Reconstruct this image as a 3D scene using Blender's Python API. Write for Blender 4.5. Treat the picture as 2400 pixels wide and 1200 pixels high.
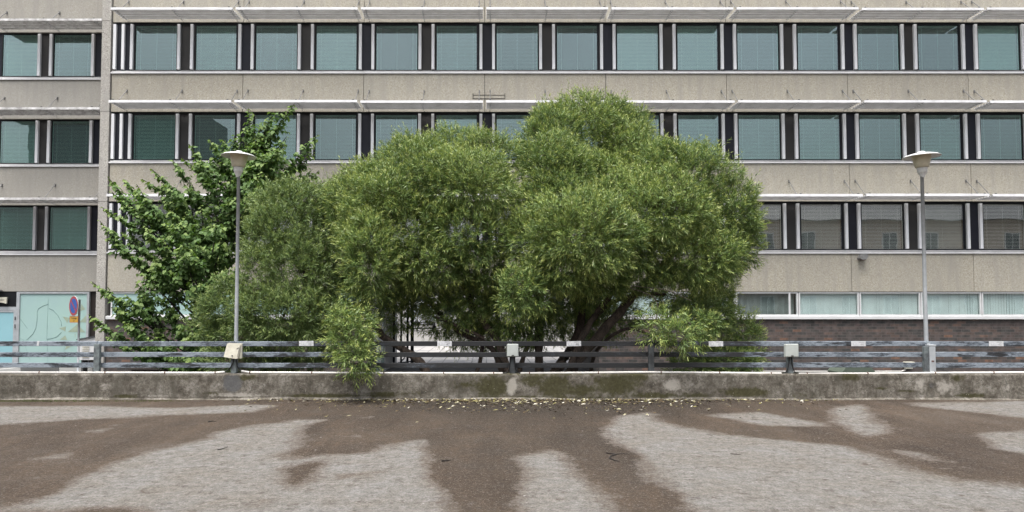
import bpy, math, random
import numpy as np
from mathutils import Vector, Matrix
R = math.radians
random.seed(7)
rng = np.random.default_rng(11)
for o in list(bpy.data.objects): bpy.data.objects.remove(o)
sc = bpy.context.scene
COL = sc.collection

# ---------------------------------------------------------------- camera, world, sun, exposure
F, CX, CY, TH, HC = 1600.0, 1140.0, 663.0, R(2.29), 1.6     # focal in photo pixels, principal point, tilt, eye height
cam = bpy.data.cameras.new('camera'); co = bpy.data.objects.new('camera', cam); COL.objects.link(co)
cam.sensor_width = 36; cam.lens = F/2400*36
cam.shift_x = (1200-CX)/2400; cam.shift_y = (CY-600)/2400
cam.clip_end = 2000; cam.clip_start = 0.05
co.location = (0, 0, HC); co.rotation_euler = (R(90)+TH, 0, 0)
sc.camera = co
SUN_EL, SUN_AZ = 70, 205      # azimuth: 180 = straight behind the camera
w = bpy.data.worlds.new('World'); sc.world = w; w.use_nodes = True
nt = w.node_tree; nt.nodes.clear()
sky = nt.nodes.new('ShaderNodeTexSky'); sky.sky_type = 'NISHITA'; sky.sun_disc = False
sky.sun_elevation = R(SUN_EL); sky.sun_rotation = R(SUN_AZ)
sky.air_density = 1.0; sky.dust_density = 5.0; sky.ozone_density = 1.0
hs = nt.nodes.new('ShaderNodeHueSaturation'); hs.inputs['Saturation'].default_value = 0.45
bg = nt.nodes.new('ShaderNodeBackground'); bg.inputs['Strength'].default_value = 0.13
ow = nt.nodes.new('ShaderNodeOutputWorld')
# overcast veil: the cloud deck is about three times as bright overhead as at the horizon
tcw = nt.nodes.new('ShaderNodeTexCoord'); sxw = nt.nodes.new('ShaderNodeSeparateXYZ'); nt.links.new(tcw.outputs['Generated'], sxw.inputs[0])
mr = nt.nodes.new('ShaderNodeMapRange'); mr.inputs['From Min'].default_value = 0; mr.inputs['From Max'].default_value = 1; mr.inputs['To Min'].default_value = .66; mr.inputs['To Max'].default_value = 2.3
cn = nt.nodes.new('ShaderNodeTexNoise'); cn.inputs['Scale'].default_value = 2.2; cn.inputs['Detail'].default_value = 5
nt.links.new(tcw.outputs['Generated'], cn.inputs['Vector']); nt.links.new(sxw.outputs[2], mr.inputs['Value'])
cr = nt.nodes.new('ShaderNodeMapRange'); cr.inputs['From Min'].default_value = .3; cr.inputs['From Max'].default_value = .7; cr.inputs['To Min'].default_value = .82; cr.inputs['To Max'].default_value = 1.18
nt.links.new(cn.outputs['Fac'], cr.inputs['Value'])
mm_ = nt.nodes.new('ShaderNodeMath'); mm_.operation = 'MULTIPLY'; nt.links.new(mr.outputs[0], mm_.inputs[0]); nt.links.new(cr.outputs[0], mm_.inputs[1])
vm = nt.nodes.new('ShaderNodeVectorMath'); vm.operation = 'SCALE'; nt.links.new(hs.outputs[0], vm.inputs[0]); nt.links.new(mm_.outputs[0], vm.inputs['Scale'])
nt.links.new(sky.outputs[0], hs.inputs['Color']); nt.links.new(vm.outputs[0], bg.inputs['Color']); nt.links.new(bg.outputs[0], ow.inputs['Surface'])
sl = bpy.data.lights.new('sun', 'SUN'); sl.energy = 1.7; sl.angle = R(34); sl.color = (1, .99, .965)
so = bpy.data.objects.new('sun', sl); COL.objects.link(so)
az = R(SUN_AZ)
sdir = Vector((math.sin(az)*math.cos(R(SUN_EL)), math.cos(az)*math.cos(R(SUN_EL)), math.sin(R(SUN_EL))))
so.rotation_euler = sdir.to_track_quat('Z', 'Y').to_euler(); so.location = (0, -5, 30)
sc.view_settings.view_transform = 'Standard'; sc.view_settings.look = 'None'; sc.view_settings.gamma = 1
sc.view_settings.exposure = 0.5
sc.render.engine = 'CYCLES'
sc.cycles.max_bounces = 6; sc.cycles.diffuse_bounces = 2; sc.cycles.transparent_max_bounces = 12
sc.render.resolution_x = 1024; sc.render.resolution_y = 512

def P(px, py, Y):
    """point of the vertical plane Y that the photo shows at px, py"""
    u, v = (px-CX)/F, (CY-py)/F
    fy = math.cos(TH)-v*math.sin(TH); fz = math.sin(TH)+v*math.cos(TH)
    t = Y/fy
    return Vector((u*t, Y, HC+fz*t))
def G(px, py, z=0.0):
    u, v = (px-CX)/F, (CY-py)/F
    fy = math.cos(TH)-v*math.sin(TH); fz = math.sin(TH)+v*math.cos(TH)
    t = (z-HC)/fz
    return Vector((u*t, fy*t, z))

# ---------------------------------------------------------------- mesh helpers
class MB:
    def __init__(s): s.v = []; s.f = []
    def add(s, vs, fs):
        n = len(s.v); s.v += [tuple(a) for a in vs]; s.f += [tuple(i+n for i in f) for f in fs]; return s
    def box(s, x0, x1, y0, y1, z0, z1):
        vs = [(x0,y0,z0),(x1,y0,z0),(x1,y1,z0),(x0,y1,z0),(x0,y0,z1),(x1,y0,z1),(x1,y1,z1),(x0,y1,z1)]
        return s.add(vs, [(0,3,2,1),(4,5,6,7),(0,1,5,4),(1,2,6,5),(2,3,7,6),(3,0,4,7)])
    def prism(s, pts, axis, a, b):
        """closed outline pts extruded along axis from a to b; pts are the two other coordinates in order"""
        def mk(p, q):
            return {'x':(q,p[0],p[1]), 'y':(p[0],q,p[1]), 'z':(p[0],p[1],q)}[axis]
        n = len(pts); vs = [mk(p, a) for p in pts]+[mk(p, b) for p in pts]
        fs = [tuple(range(n)), tuple(range(2*n-1, n-1, -1))]+[(i,(i+1)%n,(i+1)%n+n,i+n) for i in range(n)]
        return s.add(vs, fs)
    def tube(s, pts, rad, n=8, cap=True):
        pts = [Vector(p) for p in pts]; m = len(pts)
        if not hasattr(rad, '__len__'): rad = [rad]*m
        vs = []; up = Vector((0.13, 0.2, 1))
        for i, p in enumerate(pts):
            d = (pts[min(i+1, m-1)]-pts[max(i-1, 0)]).normalized()
            a = d.cross(Vector((0.3,1,0.1)) if abs(d.z) > .8 else up).normalized(); b = d.cross(a)
            for k in range(n):
                t = 2*math.pi*k/n; vs.append(p+(a*math.cos(t)+b*math.sin(t))*rad[i])
        fs = [(i*n+k, i*n+(k+1)%n, (i+1)*n+(k+1)%n, (i+1)*n+k) for i in range(m-1) for k in range(n)]
        if cap: fs += [tuple(range(n)), tuple(range(m*n-1, (m-1)*n-1, -1))]
        return s.add(vs, fs)
    def lathe(s, c, prof, n=28):
        vs = []; m = len(prof)
        for r, z in prof:
            for k in range(n):
                t = 2*math.pi*k/n; vs.append((c[0]+r*math.cos(t), c[1]+r*math.sin(t), c[2]+z))
        return s.add(vs, [(i*n+k, i*n+(k+1)%n, (i+1)*n+(k+1)%n, (i+1)*n+k) for i in range(m-1) for k in range(n)])
    def build(s, name, mat, parent=None, smooth=False, bevel=0):
        me = bpy.data.meshes.new(name); me.from_pydata(s.v, [], s.f)
        me.materials.append(mat)
        if smooth: me.polygons.foreach_set('use_smooth', [True]*len(me.polygons))
        me.update()
        o = bpy.data.objects.new(name, me); COL.objects.link(o)
        if parent: o.parent = parent
        if bevel:
            b = o.modifiers.new('bevel', 'BEVEL'); b.width = bevel; b.segments = 2; b.limit_method = 'ANGLE'
        return o
def tag(o, label=None, cat=None, group=None, kind=None):
    if label: o['label'] = label
    if cat: o['category'] = cat
    if group: o['group'] = group
    if kind: o['kind'] = kind
    return o
def empty(name, loc=(0,0,0)):
    o = bpy.data.objects.new(name, None); COL.objects.link(o); o.location = loc; o.empty_display_size = .2; return o
def rel(o):
    """keep a part's world place under its thing's empty"""
    if o.parent: o.matrix_parent_inverse = Matrix.Translation(-Vector(o.parent.location)) if o.parent.type == 'EMPTY' else Matrix.Identity(4)
    return o
def npmesh(name, verts, faces, mats, attrs={}, matidx=None, parent=None):
    """verts (n,3) and faces (m,k) as numpy arrays"""
    me = bpy.data.meshes.new(name); n = len(verts); m, k = faces.shape
    me.vertices.add(n); me.vertices.foreach_set('co', verts.astype(np.float32).ravel())
    me.loops.add(m*k); me.loops.foreach_set('vertex_index', faces.astype(np.int32).ravel())
    me.polygons.add(m); me.polygons.foreach_set('loop_start', np.arange(0, m*k, k, dtype=np.int32))
    for mt in mats: me.materials.append(mt)
    if matidx is not None: me.polygons.foreach_set('material_index', matidx.astype(np.int32))
    for a, val in attrs.items():
        at = me.attributes.new(a, 'FLOAT', 'POINT'); at.data.foreach_set('value', val.astype(np.float32))
    me.update(calc_edges=True); me.validate()
    o = bpy.data.objects.new(name, me); COL.objects.link(o)
    if parent: o.parent = parent
    return o

# ---------------------------------------------------------------- materials
class NM:
    def __init__(s, name):
        s.m = bpy.data.materials.new(name); s.m.use_nodes = True; s.t = s.m.node_tree; s.t.nodes.clear()
        s.out = s.n('OutputMaterial'); s.tc = s.n('TexCoord')
    def n(s, t, **k):
        x = s.t.nodes.new('ShaderNode'+t)
        for a, b in k.items(): setattr(x, a, b)
        return x
    def l(s, a, b): s.t.links.new(a, b)
    def i(s, node, name, val):
        if hasattr(val, 'is_output') or isinstance(val, bpy.types.NodeSocket): s.l(val, node.inputs[name])
        else: node.inputs[name].default_value = val
    def noise(s, scale, detail=4, rough=.6, vec=None, dist=0):
        x = s.n('TexNoise'); x.inputs['Scale'].default_value = scale; x.inputs['Detail'].default_value = detail
        x.inputs['Roughness'].default_value = rough; x.inputs['Distortion'].default_value = dist
        s.l(vec if vec is not None else s.tc.outputs['Object'], x.inputs['Vector']); return x.outputs['Fac']
    def map(s, sx, sy, sz, off=(0,0,0)):
        x = s.n('Mapping'); x.inputs['Scale'].default_value = (sx, sy, sz); x.inputs['Location'].default_value = off
        s.l(s.tc.outputs['Object'], x.inputs['Vector']); return x.outputs[0]
    def ramp(s, fac, stops, interp='LINEAR'):
        x = s.n('ValToRGB'); e = x.color_ramp; e.interpolation = interp
        while len(e.elements) < len(stops): e.elements.new(.5)
        for el, (p, c) in zip(e.elements, stops):
            el.position = p; el.color = (c, c, c, 1) if not hasattr(c, '__len__') else (*c, 1)
        s.l(fac, x.inputs[0]); return x.outputs[0]
    def mix(s, fac, a, b, mode='MIX'):
        x = s.n('Mix', data_type='RGBA', blend_type=mode)
        for idx, val in ((0, fac), (6, a), (7, b)):
            if isinstance(val, bpy.types.NodeSocket): s.l(val, x.inputs[idx])
            elif hasattr(val, '__len__'): x.inputs[idx].default_value = (*val, 1)
            else: x.inputs[idx].default_value = val
        return x.outputs[2]
    def math(s, op, a, b=0.0, clamp=False):
        x = s.n('Math', operation=op, use_clamp=clamp)
        for k, val in ((0, a), (1, b)):
            if isinstance(val, bpy.types.NodeSocket): s.l(val, x.inputs[k])
            else: x.inputs[k].default_value = val
        return x.outputs[0]
    def attr(s, name):
        x = s.n('Attribute'); x.attribute_name = name; return x.outputs['Fac']
    def done(s, col, rough=.7, bump=None, bstr=.3, bdist=.01, metal=0, spec=.5):
        p = s.n('BsdfPrincipled'); s.p = p
        if isinstance(col, bpy.types.NodeSocket): s.l(col, p.inputs['Base Color'])
        else: p.inputs['Base Color'].default_value = (*col, 1)
        if isinstance(rough, bpy.types.NodeSocket): s.l(rough, p.inputs['Roughness'])
        else: p.inputs['Roughness'].default_value = rough
        p.inputs['Metallic'].default_value = metal; p.inputs['Specular IOR Level'].default_value = spec
        if bump is not None:
            b = s.n('Bump'); b.inputs['Strength'].default_value = bstr; b.inputs['Distance'].default_value = bdist
            s.l(bump, b.inputs['Height']); s.l(b.outputs[0], p.inputs['Normal'])
        s.l(p.outputs[0], s.out.inputs[0]); return s.m

def dirty(name, col, rough=.5, amt=.25, scale=6, metal=0, dark=None, spec=.5):
    m = NM(name); n1 = m.noise(scale, 6, .65); n2 = m.noise(scale*9, 3, .6)
    d = dark or tuple(c*(1-amt*1.6) for c in col)
    c = m.mix(m.ramp(n1, [(.35, 0.0), (.7, 1.0)]), col, d)
    c = m.mix(m.math('MULTIPLY', n2, amt*.5), c, d)
    return m.done(c, rough, n2, .08, .004, metal, spec)

def aggregate(name, base, lite, dark, soil):
    m = NM(name)
    v = m.n('TexVoronoi'); v.inputs['Scale'].default_value = 34; m.l(m.tc.outputs['Object'], v.inputs['Vector'])
    vb = m.n('RGBToBW'); m.l(v.outputs['Color'], vb.inputs[0])
    c = m.ramp(vb.outputs[0], [(.12, dark), (.4, base), (.62, base), (.9, lite)])
    fine = m.noise(75, 3, .7)
    c = m.mix(m.ramp(fine, [(.33, .55), (.52, 0.0)]), c, dark)
    big = m.noise(.7, 5, .6, m.map(1, 1, .8))
    c = m.mix(m.ramp(big, [(.38, 0.0), (.75, .55)]), c, soil)
    st = m.noise(2.2, 5, .6, m.map(2.2, 1, .22))
    c = m.mix(m.ramp(st, [(.46, 0.0), (.70, .85)]), c, soil)
    oi = m.n('ObjectInfo'); tone = m.ramp(oi.outputs['Random'], [(0,(.93,.925,.92)), (.5,(1.0,.995,.985)), (1,(1.05,1.05,1.05))])
    c = m.mix(1.0, c, tone, 'MULTIPLY')
    return m.done(c, .9, fine, .4, .008, spec=.2)
M = {}
M['panel'] = aggregate('beige_aggregate_concrete', (.41,.382,.312), (.50,.475,.41), (.30,.275,.225), (.32,.305,.265))
M['pier'] = aggregate('grey_aggregate_concrete', (.43,.415,.375), (.62,.60,.56), (.24,.23,.21), (.36,.345,.32))
M['wing'] = aggregate('smooth_grey_concrete', (.355,.34,.30), (.42,.405,.37), (.29,.275,.245), (.29,.28,.255))
M['joint'] = dirty('joint_sealant', (.06,.057,.052), .8)
M['black'] = dirty('black_cladding', (.012,.0135,.021), .5, .2, 3, spec=.25)
M['frame'] = dirty('window_frame_black', (.010,.011,.013), .5, .2, 3, spec=.25)
M['alu'] = dirty('white_aluminium', (.72,.725,.74), .42, .12, 2.5, dark=(.5,.5,.5))
M['fin'] = dirty('silver_fin', (.76,.775,.79), .5, .05, 1.2, dark=(.66,.67,.68))
M['wfin'] = dirty('grey_fin', (.42,.42,.43), .45, .12, 2.5)
M['sill'] = dirty('grey_sill_metal', (.30,.30,.30), .42, .15, 3)
M['lip'] = dirty('white_sill_lip', (.74,.74,.74), .45, .1, 3)
M['galv'] = dirty('galvanised_steel', (.43,.455,.47), .55, .2, 5, metal=.1)
M['rod'] = dirty('rod_steel', (.20,.20,.195), .5, .2, 8)
M['bracket'] = dirty('dark_bracket', (.09,.09,.085), .6)
M['white'] = dirty('white_frame_paint', (.66,.665,.66), .5, .12, 2)
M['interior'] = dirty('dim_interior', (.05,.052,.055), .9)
M['slat'] = dirty('blind_slat', (.66,.68,.66), .5, .05, 4)
M['cord'] = dirty('blind_cord', (.9,.92,.88), .6, .05, 4)
M['vblind'] = dirty('vertical_blind_fabric', (.82,.84,.84), .8, .06, 3)
M['cream'] = dirty('cream_plastic', (.66,.64,.53), .45, .12, 9, dark=(.48,.45,.36))
M['lgrey'] = dirty('light_grey_plastic', (.46,.49,.46), .45, .1, 7)
M['pipe'] = dirty('white_pipe', (.66,.65,.62), .4, .1, 8, dark=(.6,.57,.52))
M['rust'] = dirty('rusty_clip', (.12,.055,.035), .8)
M['cable'] = dirty('black_cable', (.015,.015,.016), .5)
M['opal'] = dirty('aged_opal_diffuser', (.66,.61,.47), .35, .16, 7, dark=(.50,.45,.32))
M['lampwhite'] = dirty('lamp_white_enamel', (.70,.70,.675), .4, .1, 7)
M['vanwhite'] = dirty('white_car_paint', (.75,.76,.78), .25, .05, 3)
M['rubber'] = dirty('tyre_rubber', (.02,.02,.02), .8)
M['film'] = dirty('turquoise_window_film', (.36,.52,.475), .14, .04, .6, dark=(.34,.48,.47))
M['doorfilm'] = dirty('blue_door_film', (.28,.50,.55), .12, .04, .6)
M['tri'] = dirty('olive_sticker', (.33,.40,.30), .4, .1, 6)
M['line'] = dirty('grey_line_sticker', (.19,.31,.29), .4)
M['brownpost'] = dirty('dark_brown_panel', (.035,.028,.025), .3, .2, 1)
M['palewall'] = dirty('pale_render', (.50,.49,.465), .9, .08, .6)
M['greywall'] = dirty('grey_concrete_smooth', (.42,.42,.40), .85, .1, .8)
M['red'] = dirty('sign_red', (.36,.055,.06), .4, .1)
M['blue'] = dirty('sign_blue', (.02,.10,.36), .4, .1)
M['yellow'] = dirty('sign_yellow', (.52,.30,.035), .4, .1)
M['signwhite'] = dirty('sign_plate_white', (.66,.67,.68), .4, .12, 12, dark=(.5,.51,.52))
M['ink'] = dirty('grey_ink', (.20,.21,.21), .6)
M['fadedink'] = dirty('faded_ink', (.46,.47,.48), .6)
M['darkink'] = dirty('dark_ink', (.08,.05,.03), .6)
M['greenbin'] = dirty('grey_green_plastic', (.10,.125,.095), .5, .1)
M['bluegrey'] = dirty('blue_grey_windscreen', (.06,.08,.09), .1)
M['redwall'] = dirty('brown_render', (.52,.44,.36), .9, .15, .5)
M['darkroof'] = dirty('dark_roof_metal', (.05,.055,.06), .6)

def glassmat(name, tint, refl, rcol=(1,1,1)):
    m = NM(name); t = m.n('BsdfTransparent'); t.inputs[0].default_value = (*tint, 1)
    g = m.n('BsdfGlossy'); g.inputs['Roughness'].default_value = .0; g.inputs['Color'].default_value = (*rcol, 1)
    wv = m.noise(1.1, 2, .5); b = m.n('Bump'); b.inputs['Strength'].default_value = .12; b.inputs['Distance'].default_value = .01
    m.l(wv, b.inputs['Height']); m.l(b.outputs[0], g.inputs['Normal'])
    x = m.n('MixShader'); x.inputs[0].default_value = refl
    m.l(t.outputs[0], x.inputs[1]); m.l(g.outputs[0], x.inputs[2]); m.l(x.outputs[0], m.out.inputs[0]); return m.m
M['glass'] = glassmat('tinted_window_glass', (.65,.79,.755), .19, (.86,.96,.95))
M['clear'] = glassmat('plain_window_glass', (.90,.95,.94), .10)

M['mid'] = glassmat('neutral_window_glass', (.90,.92,.905), .27, (1,.99,.97))
# brick
m = NM('brown_brick'); sx = m.n('SeparateXYZ'); m.l(m.tc.outputs['Object'], sx.inputs[0])
xy = m.math('ADD', sx.outputs[0], sx.outputs[1])
cx_ = m.n('CombineXYZ'); m.l(xy, cx_.inputs[0]); m.l(sx.outputs[2], cx_.inputs[1])
b = m.n('TexBrick'); b.offset = .5; b.offset_frequency = 2; b.inputs['Scale'].default_value = 1
b.inputs['Brick Width'].default_value = .325; b.inputs['Row Height'].default_value = .1; b.inputs['Mortar Size'].default_value = .007
b.inputs['Color1'].default_value = (0,0,0,1); b.inputs['Color2'].default_value = (1,1,1,1); b.inputs['Mortar'].default_value = (.5,.5,.5,1)
m.l(cx_.outputs[0], b.inputs['Vector'])
c = m.ramp(b.outputs['Color'], [(0,(.040,.039,.037)), (.25,(.062,.055,.05)), (.45,(.080,.060,.054)), (.6,(.066,.056,.052)), (.8,(.092,.070,.060)), (.93,(.105,.072,.058)), (1,(.16,.09,.06))])
band = m.ramp(m.noise(5, 3, .6), [(.35, .65), (.65, 1.25)])
c = m.mix(1.0, c, band, 'MULTIPLY'); c = m.mix(b.outputs['Fac'], c, (.095,.085,.078))
M['brick'] = m.done(c, .8, b.outputs['Fac'], -.5, .01)

# ribbed black louvre
m = NM('ribbed_black_louvre'); wv = m.n('TexWave', wave_type='BANDS', bands_direction='Z'); wv.inputs['Scale'].default_value = 8.0
m.l(m.tc.outputs['Object'], wv.inputs['Vector'])
M['louvre'] = m.done(m.ramp(wv.outputs['Fac'], [(.2,(.007,.007,.007)), (.8,(.030,.028,.027))]), .7, wv.outputs['Fac'], .6, .02)

# weathered rail paint: dark paint, chalky pale wear
m = NM('weathered_rail_paint'); sx = m.n('SeparateXYZ'); m.l(m.tc.outputs['Object'], sx.inputs[0])
ax = m.math('ABSOLUTE', m.math('SUBTRACT', sx.outputs[0], .6))
side = m.ramp(m.math('MULTIPLY', ax, .1), [(.27, 0.0), (.46, .34)])
lng = m.noise(1.3, 4, .6, m.map(1, 1, 2.2)); fin_ = m.noise(24, 8, .85, m.map(.55, 1, 2))
blk = m.noise(2.3, 2, .4, m.map(1.0, .3, 6.0, (3,0,0)))
wv = m.math('ADD', m.math('MULTIPLY', lng, .75), m.math('MULTIPLY', fin_, 1.1)); wv = m.math('SUBTRACT', wv, .425)
wv = m.math('ADD', wv, m.math('SUBTRACT', side, .16)); 
wv = m.math('SUBTRACT', wv, m.math('MULTIPLY', m.ramp(blk, [(.58, 0.0), (.62, 1.0)]), .16))
c = m.ramp(wv, [(.38,(.014,.015,.016)), (.52,(.034,.038,.045)), (.60,(.095,.115,.138)), (.74,(.24,.275,.31))])
M['rail'] = m.done(c, .6, fin_, .2, .004)
m = NM('weathered_post_paint'); n1 = m.noise(7, 5, .7)
sx = m.n('SeparateXYZ'); m.l(m.tc.outputs['Object'], sx.inputs[0])
ax = m.math('ABSOLUTE', m.math('SUBTRACT', sx.outputs[0], .6))
n1 = m.math('ADD', n1, m.ramp(m.math('MULTIPLY', ax, .1), [(.3, 0.0), (.46, .22)]))
M['post'] = m.done(m.ramp(n1, [(.4,(.035,.038,.040)), (.62,(.075,.083,.088)), (.85,(.17,.20,.20))]), .6, n1, .2, .004)

# parapet concrete: stain attribute on a grid
m = NM('stained_parapet_concrete')
n1 = m.noise(5, 8, .75); n2 = m.noise(26, 6, .8); n3 = m.noise(2.0, 5, .6, m.map(2.4, 1, .8))
board = m.noise(3, 4, .6, m.map(.7, 1, 14))
c = m.ramp(n1, [(.36,(.050,.043,.034)), (.47,(.13,.116,.094)), (.56,(.215,.198,.168)), (.7,(.33,.31,.275))])
c = m.mix(m.ramp(n2, [(.38, .85), (.5, 0.0)]), c, (.075,.068,.055))
c = m.mix(m.ramp(n2, [(.62, 0.0), (.75, .8)]), c, (.46,.44,.40))
c = m.mix(m.ramp(board, [(.5, 0.0), (.7, .3)]), c, (.12,.11,.1))
c = m.mix(m.ramp(n3, [(.48, 0.0), (.68, .75)]), c, (.09,.083,.066))
vor = m.n('TexVoronoi', feature='DISTANCE_TO_EDGE'); vor.inputs['Scale'].default_value = 3.2
dv = m.mix(.12, m.tc.outputs['Object'], m.n('TexNoise').outputs['Color']); m.l(dv, vor.inputs['Vector'])
c = m.mix(m.ramp(vor.outputs[0], [(0, .55), (.012, 0.0)]), c, (.06,.055,.048))
moss = m.attr('moss'); mm = m.math('ADD', moss, m.math('MULTIPLY', m.math('SUBTRACT', m.noise(13, 6, .75), .5), 1.5))
c = m.mix(m.ramp(mm, [(.36, 0.0), (.62, .9)]), c, m.mix(m.noise(20, 3), (.018,.018,.010), (.085,.078,.032)))
pale = m.attr('pale'); pm = m.math('ADD', pale, m.math('MULTIPLY', m.math('SUBTRACT', m.noise(9, 5, .7), .5), 1.3))
c = m.mix(m.ramp(pm, [(.42, 0.0), (.7, .75)]), c, (.40,.375,.33))
gry = m.attr('grey'); gm = m.math('ADD', gry, m.math('MULTIPLY', m.math('SUBTRACT', m.noise(8, 4, .7), .5), .6))
c = m.mix(m.ramp(gm, [(.4, 0.0), (.6, .85)]), c, m.mix(n2, (.05,.052,.055), (.16,.16,.16)))
sp = m.n('TexVoronoi'); sp.inputs['Scale'].default_value = 11; m.l(m.tc.outputs['Object'], sp.inputs['Vector'])
c = m.mix(m.ramp(sp.outputs['Distance'], [(.045, .8), (.075, 0.0)]), c, (.44,.42,.37))
M['parapet'] = m.done(c, .92, n2, .6, .012, spec=.2)

# deck asphalt: dry grey / damp brown by attribute
m = NM('deck_asphalt')
nA = m.noise(1.7, 8, .72, m.map(1, 1.3, 1)); nB = m.noise(9, 6, .75); nC = m.noise(24, 5, .85); nD = m.noise(55, 3, .8)
soft = m.ramp(m.noise(.55, 2, .5), [(.38, .5), (.60, 1.0)])
dry = m.math('ADD', .5, m.math('MULTIPLY', m.math('MULTIPLY', m.math('SUBTRACT', m.attr('dry'), .5), soft), 2.1))
dry = m.math('ADD', dry, m.math('MULTIPLY', m.math('SUBTRACT', nA, .5), 1.25))
dry = m.math('ADD', dry, m.math('MULTIPLY', m.math('SUBTRACT', nB, .5), .75))
dry = m.math('ADD', dry, m.math('MULTIPLY', m.math('SUBTRACT', nC, .5), .55))
dm = m.ramp(dry, [(.26, 0.0), (.48, .55), (.66, .88), (.95, 1.0)])
big = m.noise(.45, 5, .6)
wet = m.ramp(big, [(.3,(.050,.033,.020)), (.55,(.078,.054,.034)), (.75,(.098,.077,.058))])
wet = m.mix(m.ramp(nA, [(.5, 0.0), (.75, .6)]), wet, (.115,.096,.078))
run = m.noise(1.1, 5, .65, m.map(1.7, .35, 1, (4,2,0)), .6)
wet = m.mix(1.0, wet, m.ramp(run, [(.32,(.66,.63,.58)), (.5,(1,1,1)), (.68,(1.32,1.32,1.32))]), 'MULTIPLY')
drk = m.math('ADD', m.attr('damp'), m.math('MULTIPLY', m.math('SUBTRACT', nA, .5), 1.1))
wet = m.mix(m.ramp(drk, [(.25, 0.0), (.95, .85)]), wet, (.026,.019,.012))
dryc = m.mix(m.ramp(nB, [(.35,0.0),(.65,1.0)]), (.168,.157,.140), (.270,.258,.238))
lite = m.ramp(m.noise(1.6, 6, .7), [(.35,(.94,.9,.84)), (.65,(1.08,1.1,1.12))])
dryc = m.mix(1.0, dryc, lite, 'MULTIPLY')
c = m.mix(dm, wet, dryc)
c = m.mix(m.ramp(dry, [(.22, 0.0), (.46, .55), (.8, 0.0)]), c, (.155,.125,.098))
c = m.mix(m.ramp(nC, [(.30, .9), (.48, 0.0)]), c, (.055,.046,.038))
c = m.mix(m.ramp(nC, [(.54, 0.0), (.72, .55)]), c, (.33,.315,.295))
c = m.mix(m.ramp(nD, [(.35, .6), (.45, 0.0)]), c, (.06,.052,.045))
c = m.mix(m.ramp(nD, [(.57, 0.0), (.70, .7)]), c, (.44,.42,.39))
crk = m.noise(3.2, 7, .75, m.map(.7, 1.6, 1), 1.5); ck = m.math('ABSOLUTE', m.math('SUBTRACT', crk, .5))
c = m.mix(m.ramp(ck, [(0, .4), (.007, 0.0)]), c, (.06,.05,.042))
blot = m.noise(5.5, 6, .8)
c = m.mix(m.ramp(blot, [(.36, .75), (.45, 0.0)]), c, (.085,.066,.050))
c = m.mix(m.ramp(blot, [(.58, 0.0), (.70, .35)]), c, (.30,.285,.265))
sv = m.n('TexVoronoi'); sv.inputs['Scale'].default_value = 2.6; m.l(m.tc.outputs['Object'], sv.inputs['Vector'])
c = m.mix(m.ramp(sv.outputs['Distance'], [(.02, .8), (.035, 0.0)]), c, (.55,.53,.5))
grit = m.noise(13, 9, .95)
c = m.mix(1.0, c, m.ramp(grit, [(.36,.50), (.5,.76), (.64,1.12)]), 'MULTIPLY')
M['deck'] = m.done(c, m.ramp(dm, [(0, .8), (1, .93)]), nC, 1.0, .016, spec=.2)

m = NM('street_asphalt'); M['street'] = m.done(m.mix(m.noise(8, 5), (.06,.058,.055), (.11,.105,.1)), .9, m.noise(60), .4, .01)
m = NM('light_paving'); b = m.n('TexBrick'); b.inputs['Scale'].default_value = 1
b.inputs['Brick Width'].default_value = .7; b.inputs['Row Height'].default_value = .5; b.inputs['Mortar Size'].default_value = .03; b.offset = .0
b.inputs['Color1'].default_value = (.33,.32,.30,1); b.inputs['Color2'].default_value = (.42,.40,.375,1); b.inputs['Mortar'].default_value = (.14,.135,.13,1)
m.l(m.tc.outputs['Object'], b.inputs['Vector'])
M['paving'] = m.done(m.mix(m.ramp(m.noise(.5, 1), [(.5, 0.0), (.56, .6)]), b.outputs['Color'], (.20,.20,.20)), .9)

# bark
def bark(name, a, bcol, c3):
    m = NM(name); n1 = m.noise(9, 7, .75, m.map(1.6, 1.6, .45)); n2 = m.noise(38, 4, .7, m.map(1.5, 1.5, .4))
    c = m.ramp(n1, [(.3, a), (.55, bcol), (.78, c3)]); c = m.mix(m.ramp(n2, [(.35, .8), (.5, 0.0)]), c, a)
    return m.done(c, .9, n2, .9, .03)
M['bark'] = bark('willow_bark', (.022,.017,.013), (.10,.072,.053), (.17,.125,.095))
M['barkdark'] = bark('linden_bark', (.02,.016,.013), (.055,.045,.038), (.09,.075,.06))
M['twig'] = bark('pale_twig', (.09,.075,.055), (.20,.17,.13), (.30,.26,.2))
M['stem'] = dirty('green_twig', (.14,.13,.05), .7)
def leafmat(name, stops, tipcol, trans, rough=.45, spec=.4):
    m = NM(name); v = m.attr('v'); c = m.ramp(v, stops)
    c = m.mix(m.math('MULTIPLY', m.attr('tip'), .75), c, tipcol)
    p = m.n('BsdfPrincipled'); m.l(c, p.inputs['Base Color']); p.inputs['Roughness'].default_value = rough
    p.inputs['Specular IOR Level'].default_value = spec
    tr = m.n('BsdfTranslucent'); m.l(m.mix(1.0, c, trans, 'MULTIPLY'), tr.inputs[0])
    x = m.n('MixShader'); x.inputs[0].default_value = .17; m.l(p.outputs[0], x.inputs[1]); m.l(tr.outputs[0], x.inputs[2])
    m.l(x.outputs[0], m.out.inputs[0]); return m.m
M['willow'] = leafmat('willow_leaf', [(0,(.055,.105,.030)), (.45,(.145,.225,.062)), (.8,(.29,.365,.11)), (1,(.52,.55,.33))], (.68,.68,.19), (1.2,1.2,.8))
M['willow2'] = leafmat('shaded_willow_leaf', [(0,(.055,.10,.032)), (.5,(.135,.205,.062)), (.85,(.25,.33,.115)), (1,(.42,.47,.27))], (.50,.56,.18), (1.2,1.2,.8))
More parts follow.
